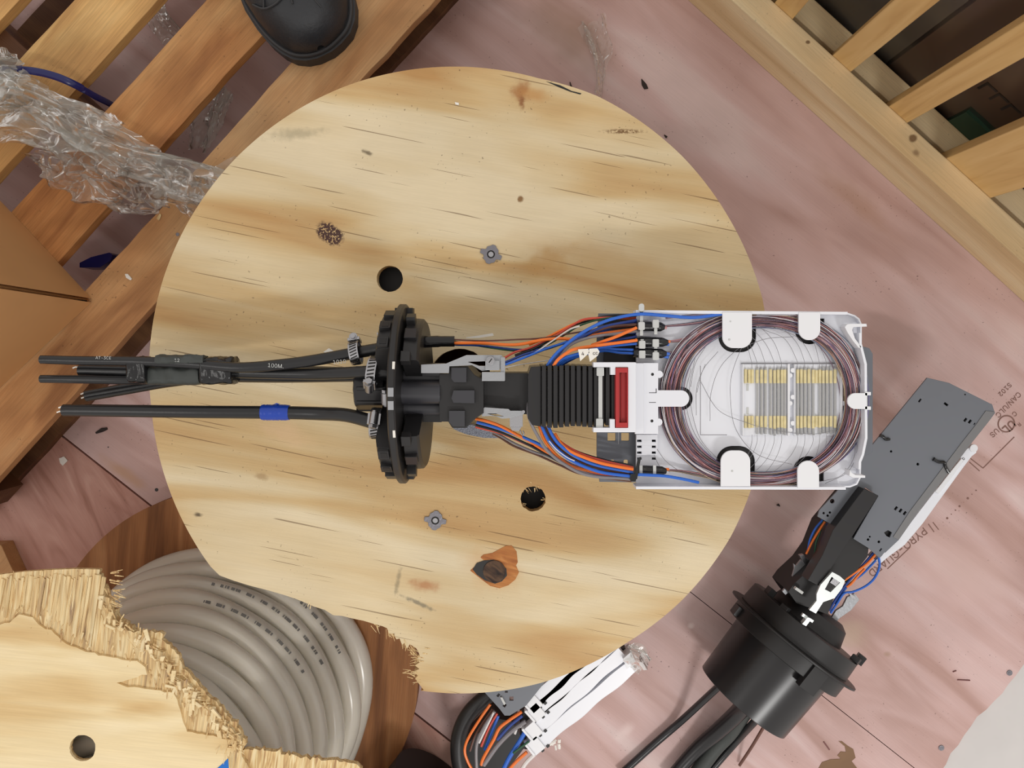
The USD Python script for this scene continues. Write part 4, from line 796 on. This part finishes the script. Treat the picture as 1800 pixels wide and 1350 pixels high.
# ------------------------------------------------------------------ CABLES of the main closure
def cable(label, pts, rpx, m='cable_jacket'):
    P = pxpath(pts, n=8); r = np.array([rpx[0] + (rpx[1] - rpx[0]) * t for t in np.linspace(0, 1, len(P))]) * np.array([S(p[2]) for p in P])
    ca = thing('cable', label, 'cable', P[0], 'black cables of the splice closures'); obj('cable_jacket', tube(P, r, 18), m, ca)
    d = P[0] - P[1]; d /= np.linalg.norm(d)
    obj('cut_end', lathe([(0, r[0] * .6), (.0012, r[0] * .55)], P[0], d, 14, up=EZ), 'dark_slot', ca); return ca, P
ca1, _ = cable('black cable with white printing, topmost in the left bundle, rising to the upper port', [(72, 632, .398), (150, 634, .398), (240, 635, .40), (330, 639, .40), (420, 646, .405), (500, 640, .405), (560, 632, .405), (626, 620, .405), (690, 609, .41), (722, 602, .41)], (7.5, 11.5))
ca2, _ = cable('black cable with pale cut end in the middle of the left bundle', [(140, 651, .385), (240, 653, .385), (340, 654, .387), (430, 655, .39), (540, 657, .40), (600, 656, .415), (660, 653, .432), (690, 655, .432)], (9.5, 11))
ca3, _ = cable('black cable with square cut end, third from the top of the left bundle', [(72, 666, .392), (150, 667, .392), (235, 668, .388), (300, 664, .372), (420, 648, .375), (520, 652, .38), (632, 656, .385)], (7, 10))
ca4, _ = cable('black cable slanting out below the left bundle with two white strands at its end', [(152, 696, .36), (230, 682, .358), (300, 670, .356), (380, 662, .36), (500, 662, .375), (632, 660, .383)], (10, 11))
ca5, P5 = cable('long black cable wrapped with blue tape, lowest on the left', [(112, 721, .388), (200, 722, .388), (350, 724, .39), (480, 725, .39), (560, 727, .395), (610, 730, .41), (662, 743, .424), (690, 745, .424)], (10.5, 13))
obj('blue_tape', [tube(pxpath([(460, 724.8, .39), (475, 725, .39), (492, 725, .39), (509, 725.2, .39)], n=6), np.array([13.2, 14, 14.2, 13.6, 14.4, 14, 14.2, 13.8, 14.3, 14, 14.2, 14.4, 13.6, 14.3, 14, 14.2, 14, 13.6, 13.2]) * S(.39), 18), ext([(480, 711), (486, 708.5), (493, 711)], .392, .002)], 'tape_blue', ca5, label='blue electrical tape band')
def wrap(x0, x1, y0, y1, z, hh, m, seed, name, amp=.0012):
    """a lumpy taped band over several cables"""
    n = 22; q = np.random.default_rng(seed); rows = []; a = np.arange(28) * 2 * math.pi / 28
    for i in range(n):
        t = i / (n - 1); p = W(x0 + (x1 - x0) * t, (y0 + y1) / 2, z); hw = abs(y1 - y0) / 2 * S(z); e = .90 if i in (0, n - 1) else 1
        rows.append(p + np.stack([0 * a, np.sign(np.cos(a)) * np.abs(np.cos(a)) ** .6 * hw * e, np.sign(np.sin(a)) * np.abs(np.sin(a)) ** .6 * hh * e], 1))
    V = np.array(rows); V += (meshkit.fbm(V * 130 + seed * 3.1, 3, seed)[..., None] - .5) * np.array([.6, 1, 1.6]) * amp * 4
    V = np.vstack([V.reshape(-1, 3), V[0].mean(0), V[-1].mean(0)]); k = 28
    i, j = np.repeat(np.arange(n - 1), k), np.tile(np.arange(k), n - 1); j2 = (j + 1) % k
    f = np.vstack([np.stack([i * k + j, (i + 1) * k + j, (i + 1) * k + j2], 1), np.stack([i * k + j, (i + 1) * k + j2, i * k + j2], 1)])
    e = np.arange(k); e2 = (e + 1) % k
    f = np.vstack([f, np.stack([np.full(k, n * k), e, e2], 1), np.stack([np.full(k, n * k + 1), (n - 1) * k + e2, (n - 1) * k + e], 1)])
    mm = trimesh.Trimesh(V, f, process=False); mm.fix_normals(); return obj(name, mm, m, ca1)
wrap(230, 263, 627, 673, .392, .0125, 'tape_black', 3, 'tape_wrap')
wrap(262, 356, 643, 676, .384, .0142, 'rubber_pad', 4, 'rubber_wrap', .0008)
wrap(278, 362, 624, 640, .398, .0102, 'rubber_pad', 5, 'rubber_wrap')
wrap(358, 415, 627, 676, .39, .0155, 'tape_black', 6, 'tape_wrap')
obj('jacket_print', [text_at('AT-3CE', 168, 631, .4036, .0032, (1, .03)), text_at('12', 306, 636, .4086, .0036, (1, .03))], 'tie_white', ca1, smooth=False)
obj('jacket_print', [text_at('1010', 585, 640, .4115, .0042, (1, -.08)), text_at('100M.', 470, 645, .4118, .0042, (1, .08))], 'tie_white', ca1, smooth=False)
for ca, x, y, z in ((ca2, 133, 646, .387), (ca4, 147, 692, .361), (ca4, 148, 699, .359), (ca5, 108, 716, .39), (ca5, 105, 724, .388)):
    obj('strength_strand', tube([W(x + 8, y, z), W(x, y - 1, z), W(x - 5, y + 1, z)], .0009, 5), 'paper_white', ca, smooth=False)
# hose clamps
def clamp(label, px, py, z, rpx, ang, wpx, screw, flip_=1):
    O = W(px, py, z); s = S(z); a = math.radians(ang); ex = np.array([math.cos(a), -math.sin(a), 0]); ey = np.array([-ex[1], ex[0], 0]) * -1
    h = thing('hose_clamp', label, 'hose clamp', O, 'hose clamps on the cable ports'); r = rpx * s; w = wpx * s
    ring = trimesh.creation.annulus(r, r + .0014, w, sections=48); T = np.eye(4); T[:3, 2], T[:3, 0], T[:3, 1] = ex, ey, np.cross(ex, ey); T[:3, 3] = O; ring.apply_transform(T); obj('band', ring, 'steel', h)
    sl_ = []
    for k in range(26):
        t = k / 26 * 2 * math.pi; er = ey * math.cos(t) + EZ * math.sin(t); et = -ey * math.sin(t) + EZ * math.cos(t)
        sl_.append(boxf(O + er * (r + .0013), ex * .96 + et * .28, et, er, (-w * .36, w * .36), (-r * .055, r * .055), (0, .0004)))
    obj('band_slot', sl_, 'dark_slot', h, smooth=False)
    t = math.radians(screw); er = ey * math.cos(t) + EZ * math.sin(t); et = -ey * math.sin(t) + EZ * math.cos(t)
    obj('screw_housing', [boxf(O + er * (r + .001), ex, et, er, (-w * .62, w * .62), (-.006, .006), (0, .0035)), lathe([(-.0065, .0046), (.0065, .0046)], O + er * (r + .0052), et, 18, up=ex)], 'steel', h)
    obj('screw', [lathe([(.0066, .0042), (.0105, .0042)], O + er * (r + .0052), et * flip_, 6, up=ex), lathe([(-.0085, .003), (.007, .003)], O + er * (r + .0052), et * flip_, 12, up=ex)], 'steel', h)
    return h
clamp('slotted steel hose clamp farthest left, around the upper slanting cable', 625, 620, .405, 19, -9, 17, 205)
clamp('slotted steel hose clamp with its worn band beside the black base plate', 656, 653, .432, 25, 8, 17, 40)
clamp('small bright hose clamp at the centre of the black port block', 682, 693, .418, 15, 0, 13, 75)
clamp('slotted steel hose clamp around the blue taped cable at the base plate', 662, 744, .424, 25, 4, 18, 110, -1)
obj('clamp_tail', ext([(662, 584), (666, 586), (668, 592), (676, 590), (679, 597), (671, 598), (664, 593)], .40, .0015), 'steel', label='loose bright clamp tail sticking out above the left hose clamps', cat='metal strip')
obj('zip_tie_end', ext([(819, 593), (840, 590), (866, 585.5), (868, 590), (842, 594), (820, 594.5)], ZR + .03, .0014), 'paper_white', label='short white zip tie end above the orange tube on the reel', cat='zip tie')
obj('paper_scrap', ext([(568, 619), (578, 612), (587, 617), (582, 621)], ZR + .0015, .001), 'paper_white', label='tiny white paper scrap on the reel above the cables', cat='paper')
pd = trimesh.util.concatenate([ext(Polygon([(798, 753), (828, 748), (855, 757), (882, 767), (872, 769), (850, 768.5), (822, 763), (806, 757)]).buffer(1.2), ZR + .014, .0135)])
obj('scouring_pad', pd, 'pad_grey', label='speckled grey scouring pad tucked under the closure arm on the reel', cat='pad')
# ================================================================== SECOND CLOSURE (floor, lower right)
U = np.array([.604, .797, 0]); U /= np.linalg.norm(U); V_ = np.array([.797, -.604, 0]); V_ -= U * np.dot(U, V_); V_ /= np.linalg.norm(V_)
Z3 = .107; O3 = W(1374, 1145, Z3); s3 = S(Z3)
c2 = thing('splice_closure', 'black round splice closure base with grey plate, lying on the pink floor, lower right', 'splice closure', (O3[0], O3[1], 0))
def pl(*p): return [(a * s3, r * s3) for a, r in p]
obj('base_cylinder', lathe(pl((-114, 85), (-113, 88), (2, 92)), O3, U, 96), 'black_satin', c2)
obj('base_skirt', lathe(pl((-1, 108), (0, 110), (27, 110)), O3, U, 96), 'black_plastic', c2)
obj('flange', lathe(pl((27.2, 124), (28, 126), (31, 126), (32, 124)), O3, U, 96), 'black_plastic', c2)
obj('collar', lathe(pl((32.2, 107), (66, 105), (68, 102)), O3, U, 96), 'black_plastic', c2)
obj('inner_hub', lathe(pl((68.2, 70), (96, 62), (104, 50)), O3, U, 48), 'black_deep', c2)
def lug2(ang, u0, u1, r0, r1, w, nm='latch_lug', m='black_plastic'):
    a = math.radians(ang); er = V_ * math.cos(a) + EZ * math.sin(a); et = -V_ * math.sin(a) + EZ * math.cos(a)
    return obj(nm, boxf(O3, U, et, er, (u0 * s3, u1 * s3), (-w * s3, w * s3), (r0 * s3, r1 * s3)), m, c2)
lug2(83, -16, 27, 100, 114, 16); lug2(178, 2, 20, 106, 117, 10); lug2(2, 2, 22, 106, 116, 8); lug2(140, 66, 74, 92, 104, 7); lug2(176, 66, 80, 80, 92, 9); lug2(25, 68, 84, 96, 110, 12); lug2(6, 60, 76, 104, 114, 6); lug2(40, 68, 78, 92, 106, 10); lug2(10, -8, 0, 92, 98, 4)
ZS = .172
obj('spine', ext(Polygon([(1519, 858), (1545, 872), (1527, 899), (1528, 905), (1502, 943), (1505, 950), (1527, 962), (1525, 978), (1506, 1003), (1488, 1016), (1470, 1040), (1455, 1080), (1400, 1060), (1386, 1040), (1396, 1026), (1424, 1000), (1443, 973), (1460, 930), (1508, 872)]), ZS - .012, .07), 'black_deep', c2)
obj('spine_ridge', ext([(1519, 859), (1544, 871), (1500, 940), (1470, 985), (1440, 1030), (1420, 1020), (1446, 975), (1464, 932), (1508, 873)], ZS + .012, .0238), 'black_satin', c2)
PG = Polygon([(1630, 664), (1668, 673), (1744, 711), (1749, 726), (1738, 741), (1707, 780), (1615, 899), (1580, 949), (1546, 981), (1526, 963), (1500, 947), (1527, 900), (1544, 872), (1521, 857), (1509, 869), (1466, 925), (1460, 921), (1437, 908), (1440, 897), (1470, 865), (1532, 784)])
def rotrect(x, y, l, w, a=-53):
    from shapely.affinity import rotate
    return rotate(sbox(x - l / 2, y - w / 2, x + l / 2, y + w / 2), a, origin=(x, y))
hs = [rotrect(1617, 704, 7, 3), rotrect(1663, 710.5, 4, 8), rotrect(1697, 738, 7, 4), rotrect(1705, 741, 7, 4), rotrect(1713, 745, 4, 2), Point(1566.5, 793.5).buffer(2), Point(1613.5, 816).buffer(2.4), rotrect(1575, 893.5, 7, 4), rotrect(1583, 897.5, 7, 4), rotrect(1590.5, 902, 7, 4), Point(1463, 881).buffer(4), Point(1448, 902).buffer(2), Point(1455, 906.5).buffer(2.2), Point(1459, 901).buffer(2), Polygon([(1554, 936), (1561, 932), (1568, 936), (1564, 945), (1558, 942)]), Point(1526, 948.5).buffer(2.2), Point(1529, 943.5).buffer(1.6), Point(1545, 952.5).buffer(2.3), rotrect(1548, 966.5, 6, 2.5), rotrect(1554, 974, 6, 2.5), Point(1696.5, 693.5).buffer(1.4)]
pg = obj('grey_plate', ext(PG, .166, .0025, hs), 'grey_plate', c2, label='grey metal tray plate')
obj('plate_backing', ext(PG.buffer(-5), .160, .002), 'black_deep', c2)
obj('plate_fold', ext([(1748, 724), (1738, 741), (1707, 780), (1615, 899), (1580, 949), (1570, 944), (1600, 898), (1690, 779), (1716, 746), (1733, 722)], .1668, .0006), 'grey_plate_warm', pg)
for pts in ([(1547, 765), (1553, 768), (1557, 772), (1564, 772)], [(1641, 807), (1650, 812), (1660, 813), (1662, 820), (1668, 831)]):
    obj('zip_tie', tube(pxpath(pts, .168, 5), np.concatenate([[.003], np.full(len(pts) * 5 - 6, .0022), [.002]])[:(len(pts) - 1) * 5 + 1], 8), 'tape_black', c2)
wt = obj('tray_edge', ext(Polygon([(1700, 789), (1712, 783), (1717, 785), (1716, 796), (1708, 802), (1690, 826), (1661, 866), (1622, 920), (1590, 958), (1564, 977), (1548, 990), (1540, 985), (1560, 962), (1600, 920), (1640, 868)]), .148, .028), 'white_plastic', c2, label='white edge of the tray stack below the grey plate')
obj('tray_lip', ext([(1672, 828), (1690, 806), (1694, 809), (1672, 840), (1650, 868), (1644, 864)], .152, .0035), 'white_tab', wt)
obj('tray_lip', ext([(1600, 905), (1642, 852), (1646, 857), (1616, 898), (1584, 940), (1574, 942)], .153, .0045), 'white_tab', wt)
obj('tray_print', text_at('BOARD', 1684, 822, .1483, .0035, (.6, -.8)), 'dark_ink', wt, smooth=False)
obj('tray_lug', disc(1712, 788, .15, 7, .006, 20), 'white_tab', wt)
def bracket(label, pts, z, m, win=None):
    p = Polygon(pts).buffer(.5)
    b_ = obj('latch_lever', ext(p, z, .004, [win] if win else []), m, c2, label=label); return b_
ZK = .19
b1 = bracket('bright metal latch lever', [(1463, 1006), (1476, 1013), (1485, 1021), (1480, 1034), (1467, 1051), (1447, 1058), (1434, 1078), (1423, 1072), (1436, 1056), (1436, 1044), (1443, 1028)], ZK, 'bright_steel', [(1462, 1014), (1477, 1024), (1460, 1041), (1450, 1036)])
obj('clip_block', [ext([(1468, 1012), (1480, 1019), (1470, 1031), (1459, 1024)], ZK - .001, .006)], 'steel', b1)
obj('hinge_link', [ext([(1420, 1085), (1427, 1088), (1417, 1101), (1410, 1097)], ZK - .004, .008), ext(Point(1406, 1106).buffer(4), ZK - .006, .008), ext([(1412, 1078), (1431, 1091), (1428, 1095), (1409, 1083)], ZK - .009, .004)], 'bright_steel', c2)
b2 = bracket('dull metal latch lever on the left', [(1412, 980), (1428, 985), (1424, 996), (1402, 1026), (1381, 1045), (1376, 1040), (1392, 1018), (1397, 1000), (1396, 992), (1399, 996), (1404, 990)], .14, 'zinc')
obj('clip_block', [ext([(1406, 977), (1413, 975), (1421, 987), (1414, 992)], .15, .008)], 'steel', b2)
b3 = bracket('dull metal latch lever on the right', [(1490, 1050), (1502, 1044), (1510, 1054), (1496, 1072), (1476, 1086), (1461, 1102), (1456, 1096), (1470, 1074), (1482, 1066)], .12, 'zinc')
obj('clip_block', [ext([(1492, 1042), (1503, 1048), (1508, 1056), (1498, 1052)], .128, .006)], 'steel', b3)
obj('white_peg', ext([(1400, 1032), (1413, 1041), (1410, 1045), (1397, 1036)], ZS + .001, .006), 'tie_white', c2)
for m, r, z, pts in (('tube_blue', 2, .15, [(1544, 976), (1546, 995), (1538, 1015), (1522, 1030), (1500, 1040), (1484, 1043), (1472, 1060), (1460, 1078)]), ('tube_orange', 2.2, .158, [(1541, 972), (1525, 990), (1505, 1005), (1484, 1020)]), ('tube_orange', 2.2, .153, [(1520, 1000), (1508, 1012), (1496, 1026), (1488, 1032)]), ('tube_navy', 2.2, .156, [(1537, 970), (1520, 990), (1500, 1012), (1482, 1034), (1465, 1060), (1458, 1074)]), ('tube_green', 1.8, .15, [(1534, 978), (1518, 995), (1500, 1010), (1486, 1024)]), ('tube_blue', 1.8, .146, [(1542, 982), (1530, 995), (1515, 1010), (1490, 1030), (1468, 1062)]),
    ('tube_orange', 2, .15, [(1450, 917), (1440, 932), (1428, 952), (1417, 974)]), ('tube_blue', 2, .146, [(1446, 914), (1434, 928), (1424, 948), (1420, 968)]), ('tube_navy', 2, .15, [(1455, 920), (1450, 938), (1444, 955), (1445, 974)]), ('tube_green', 1.8, .148, [(1448, 916), (1440, 938), (1434, 955), (1432, 975)])):
    obj('buffer_tube', tube(pxpath(pts, z, 8), r * S(z), 8), m, c2)
c2c = [('black cable farthest left of those leaving the second closure', [(1285, 1190, .1), (1262, 1208, .075), (1200, 1265, .02), (1150, 1308, .012), (1090, 1362, .012)], (6.5, 6.5), 'cable_jacket'),
  ('thick taped black cable in the middle below the second closure', [(1330, 1215, .1), (1300, 1250, .06), (1262, 1285, .035), (1222, 1320, .022), (1175, 1372, .02)], (17, 11), 'black_satin'),
  ('dark taped cable branching beside the thick middle cable below the second closure', [(1320, 1235, .075), (1285, 1285, .03), (1255, 1318, .02), (1215, 1372, .02)], (14, 13), 'rubber_pad'),
  ('black cable right of the thick taped one below the second closure', [(1345, 1250, .09), (1325, 1270, .07), (1290, 1308, .02), (1240, 1365, .012)], (6.5, 6.5), 'cable_jacket'),
  ('thin dark reddish wire ending short below the second closure', [(1350, 1265, .09), (1340, 1282, .07), (1320, 1315, .03), (1300, 1345, .006)], (3, 2.6), 'tube_brown')]
for lab, pts, rr_, m in c2c: cable(lab, pts, rr_, m)
# ================================================================== THIRD CLOSURE (below the reel's edge)
c3o = W(1000, 1260, 0)
c3 = thing('splice_closure', 'splice closure with four white trays on edge, half hidden under the large reel rim', 'splice closure', c3o)
def wav(p0, p1, w0, w1, seed):
    n = 40; d = np.array(p1, float) - p0; L = np.linalg.norm(d); d /= L; nn_ = np.array([-d[1], d[0]]); e0, e1 = [], []
    for k in range(n + 1):
        t = k / n; c = np.array(p0) + d * L * t; o = 1.3 * math.sin(t * 17 + seed)
        e0.append(tuple(c + nn_ * (w0 + o))); e1.append(tuple(c + nn_ * (-w1 + .9 * math.sin(t * 15 + seed * 1.7))))
    return Polygon(e0 + e1[::-1]).buffer(0)
for k, (p0, p1) in enumerate((((926, 1246), (1040, 1142)), ((931, 1262), (1075, 1132)), ((926, 1294), (1094, 1147)), ((930, 1320), (1112, 1170)))):
    t_ = obj('tray', ext(wav(p0, p1, 12.5, 11, k * 2.1), .15, .12), 'white_plastic', c3)
    d = np.array(p1, float) - p0; d /= np.linalg.norm(d); a = np.array(p0) + d * 4; nn_ = np.array([-d[1], d[0]])
    obj('tray_end', ext([tuple(a - nn_ * 12), tuple(a + nn_ * 14), tuple(a + nn_ * 14 + d * 22), tuple(a - nn_ * 12 + d * 22)], .153, .05), 'white_tab', t_)
    obj('tray_tab', ext([tuple(a - nn_ * 14 - d * 4), tuple(a + nn_ * 12 - d * 4), tuple(a + nn_ * 12), tuple(a - nn_ * 14)], .155, .012), 'white_tab', t_)
    obj('tray_notch', [ext([tuple(a + nn_ * 12.6 + d * q_), tuple(a + nn_ * 12.6 + d * (q_ + 5)), tuple(a + nn_ * 17 + d * (q_ + 5)), tuple(a + nn_ * 17 + d * q_)], .1515, .006) for q_ in (12, 24)], 'black_deep', t_)
obj('tray_end', ext([(1095, 1158), (1110, 1145), (1117, 1163), (1102, 1176)], .157, .03), 'white_tab', c3)
obj('stack_core', ext([(918, 1254), (1050, 1140), (1100, 1140), (935, 1318), (915, 1316)], .135, .12), 'black_deep', c3)
obj('base_arm', ext([(868, 1262), (900, 1268), (925, 1310), (880, 1370), (800, 1400), (800, 1330)], .07, .06), 'black_deep', c3)
obj('grey_plate', ext(Polygon([(850, 1215), (965, 1190), (925, 1240), (896, 1258), (887, 1258), (878, 1246)]), .16, .003, [rotrect(876, 1222, 6, 4), rotrect(899, 1228, 7, 7, 0), rotrect(887, 1240, 6, 5), rotrect(890, 1216, 5, 3, 0)]), 'grey_plate', c3, label='grey metal plate with punched holes')
obj('plate_clip', ext([(879, 1226), (883, 1226), (889, 1237), (886, 1240)], .163, .003), 'tie_white', c3)
for m, r, z, pts in (('tube_orange', 3, .15, [(917, 1251), (895, 1266), (878, 1280), (868, 1300), (850, 1332), (846, 1345)]), ('tube_orange', 2.6, .14, [(862, 1238), (845, 1262), (824, 1296), (817, 1318), (822, 1338), (832, 1356)]), ('tube_grey', 3, .145, [(870, 1250), (850, 1280), (838, 1310), (838, 1356)]), ('tube_red', 2.4, .142, [(874, 1254), (860, 1278), (846, 1312)]), ('tube_blue', 3, .14, [(876, 1258), (866, 1284), (852, 1318)]), ('tube_grey', 4, .15, [(924, 1268), (900, 1285), (875, 1310), (850, 1345)]), ('tube_navy', 3, .15, [(918, 1258), (896, 1276), (874, 1300)]), ('tube_blue', 4, .15, [(924, 1285), (912, 1305), (896, 1330), (885, 1352)]), ('tube_navy', 3, .146, [(922, 1292), (908, 1312), (890, 1345)]), ('tube_green', 2, .156, [(930, 1303), (915, 1314), (902, 1324)]), ('tube_orange', 3, .15, [(926, 1322), (908, 1338), (895, 1352)]), ('tube_white', 4, .15, [(940, 1325), (925, 1340), (915, 1356)]), ('tube_white', 2.4, .15, [(905, 1290), (909, 1280), (917, 1276)]), ('tube_white', 2, .146, [(868, 1252), (852, 1285), (842, 1306)]), ('tube_brown', 2.2, .138, [(866, 1246), (838, 1288), (826, 1320)])):
    obj('buffer_tube', tube(pxpath(pts, z, 8), r * S(z), 9), m, c3)
obj('base_cylinder', lathe([(-.12, .08), (-.118, .085), (.0, .088)], W(775, 1395, .09), np.array([.62, .78, 0]), 48), 'black_deep', c3)
obj('cable_loop', tube(pxpath([(905, 1200), (865, 1218), (826, 1252), (808, 1290), (806, 1330), (815, 1370)], .11, 8), .012, 14), 'black_plastic', c3)
fo = []
q = np.random.default_rng(77)
for k in range(16):
    x, y = 975 + q.uniform(-8, 12), 1305 + q.uniform(-7, 7); a = q.uniform(0, 6.3); p = W(x, y, .03 + q.uniform(0, .02))
    fo.append(tube([p, p + np.array([math.cos(a), math.sin(a), q.normal(0, .4)]) * q.uniform(.004, .01)], q.uniform(.0012, .003), 5, flat=.4))
obj('foam_scraps', fo, 'paper_white', smooth=False, label='ragged white foam scraps beside the lowest white tray edge', cat='scraps', kind='stuff')
# ================================================================== PLASTIC FILM
def sheet_film(name, pts_c, widths, zs, label, m, seed, amp=.03, nu=120, nv=80, freq=24, stretch=.7, crumple=.5, parent=None):
    """crumpled film along a centre line given in pixels; widths in pixels across it"""
    cl = smooth_path([(x, y, w) for (x, y), w in zip(pts_c, widths)], 20); zz = np.interp(np.linspace(0, 1, nu), np.linspace(0, 1, len(zs)), zs)
    idx = np.linspace(0, len(cl) - 1, nu); cl = np.stack([np.interp(idx, np.arange(len(cl)), cl[:, k]) for k in range(3)], 1)
    d = np.gradient(cl[:, :2], axis=0); d /= np.linalg.norm(d, axis=1, keepdims=True); nn_ = np.stack([-d[:, 1], d[:, 0]], 1)
    V = np.zeros((nu, nv, 3))
    for i in range(nu):
        for j in range(nv):
            t = 2 * j / (nv - 1) - 1; wv = cl[i, 2] / 2 * t
            x, y = cl[i, :2] + nn_[i] * wv
            V[i, j] = W(x, y, zz[i])
    arc = np.concatenate([[0], np.cumsum(np.linalg.norm(np.diff(cl[:, :2], axis=0), axis=1))]) / 100
    A, B = np.meshgrid(arc, np.linspace(-1, 1, nv), indexing='ij')
    L = np.stack([A * stretch + .35 * B, B * (cl[:, 2] / 60)[:, None] * 2.2 + .5 * np.sin(A * 2), 0 * A], -1)
    f1 = meshkit.fbm(L + seed * 3.7, 2, seed) - .5; rg = 1 - np.abs(2 * meshkit.noise(L * 1.9 + seed, seed + 3) - 1)
    crk = np.abs(meshkit.noise(np.stack([A * freq / 6, B * freq / 9, 0 * A], -1) + seed, seed + 5) - .5)
    V[..., 2] += f1 * amp * 1.4 + (rg - .5) * amp * .5 + crk * amp * crumple
    V[..., :2] += (np.stack([meshkit.fbm(L * 1.3 + 9.1 * k + seed, 3, seed + 7 + k) for k in range(2)], -1) - .5) * amp * 1.3
    V[..., 2] = np.maximum(V[..., 2], zs[0] - .012 if zs[0] > .1 else .001)
    mm = trimesh.Trimesh(V.reshape(-1, 3), grid_faces(nu, nv), process=False)
    return obj(name, mm, m, parent, smooth=True, label=None if parent else label, cat=None if parent else 'plastic film')
fw = thing('stretch_film', 'crumpled clear stretch film twisted across the pallet boards up to the reel', 'plastic film', W(200, 260, ZP))
sheet_film('film_twist', [(-30, 190), (60, 200), (150, 235), (260, 290), (350, 318), (405, 332)], [90, 90, 76, 70, 80, 96], [.15, .16, .16, .155, .16, .165], '', 'film_thick', 5, .03, parent=fw)
sheet_film('film_crumple', [(70, 262), (120, 290), (200, 310), (290, 330), (370, 350)], [40, 90, 110, 90, 60], [.135, .14, .145, .15, .15], '', 'stretch_film', 8, .035, freq=40, stretch=2.5, crumple=1.4, parent=fw)
sheet_film('film_crumple', [(-20, 150), (60, 185), (140, 215), (210, 245)], [70, 80, 70, 40], [.145, .15, .15, .15], '', 'stretch_film', 15, .03, freq=30, stretch=1.4, crumple=1.0, parent=fw)
sheet_film('film_wad', [(-40, 140), (0, 142), (42, 150)], [110, 100, 70], [.17, .175, .165], 'thick greenish clear film wad at the left edge beside the blue strap', 'film_thick', 21, .04, nu=60, nv=60, stretch=1.5, crumple=.8)
sheet_film('film_scrap', [(268, 0), (285, 40), (318, 78)], [30, 34, 26], [.02, .03, .02], 'crinkled clear film strip on the floor in the upper gap between pallet boards', 'film_thick', 25, .02, nu=50, nv=30, freq=50)
sheet_film('film_scrap', [(400, 160), (372, 200), (345, 262)], [50, 60, 50], [.02, .03, .02], 'grey crinkled film in the gap below the boot', 'film_thick', 27, .025, nu=50, nv=40, freq=50)
sheet_film('film_scrap', [(1036, 42), (1052, 90), (1058, 130), (1050, 168)], [52, 40, 22, 12], [.004, .006, .006, .006], 'shiny scrap of clear film on the pink floor above the reel', 'stretch_film', 29, .02, nu=60, nv=40, freq=60)
sheet_film('film_scrap', [(1104, 1140), (1122, 1148), (1136, 1166)], [34, 36, 26], [.15, .15, .14], 'brownish clear film bit at the end of the white trays under the reel', 'film_thick', 33, .02, nu=36, nv=36, freq=70)
obj('blue_strap', tube(pxpath([(-30, 124, .165), (40, 123, .168), (90, 132, .162), (130, 148, .15), (165, 168, .118), (196, 184, .075), (215, 198, .05)], n=10), .0052, 10, flat=.45), 'strap_blue', label='dark blue plastic strap curving over the pallet at the upper left', cat='strap')
obj('blue_bag_corner', ext([(140, 462), (160, 452), (192, 444), (198, 448), (194, 458), (176, 470), (140, 470)], .05, .04), 'strap_blue', label='dark blue object in the dark gap beside the cardboard box', cat='object')
# ================================================================== DEBRIS
deb = [([(1128, 139), (1136, 148), (1139, 155), (1133, 156), (1129, 149)], 'debris', 'largest dark chip on the pink floor above the reel', 'chip', 0), ([(1002, 144), (1005, 152), (1006, 154), (1003, 151)], 'debris', 'thin dark chip at the upper reel edge', 'chip', 0), ([(168, 760), (178, 753), (187, 752), (188, 755), (180, 759), (169, 762)], 'debris', 'dark elongated chip on the floor between pallet and reel', 'chip', 0), ([(104, 806), (112, 803), (118, 810), (110, 818), (106, 814)], 'paper_white', 'small whitish paper square on the floor by the pallet', 'paper', 0), ([(1168, 237), (1173, 240), (1171, 242)], 'debris', 'tiny black crumb beside the reel edge at the upper right', 'crumb', 0),
       ([(220, 482), (224, 482), (231, 490), (229, 492), (222, 488)], 'paper_white', 'pale wood chip on the pallet board by the cardboard box', 'chip', ZP), ([(275, 384), (281, 376), (283, 378), (279, 387)], 'splinter_wood', 'pale splinter on the pallet board under the film', 'splinter', ZP), ([(800, 180), (806, 181), (806, 184), (801, 183)], 'paper_white', 'tiny white crumb on the upper part of the reel', 'crumb', ZR), ([(1366, 888), (1369, 886), (1371, 890)], 'debris', 'black speck on the floor right of the reel below the tray', 'crumb', 0)]
for pts, m, lab, ct_, z in deb: obj({'chip': 'wood_chip', 'paper': 'paper_scrap', 'crumb': 'crumb', 'splinter': 'splinter'}[ct_], ext(Polygon(pts).buffer(.5), z + .0022, .0018), m, label=lab, cat=ct_)
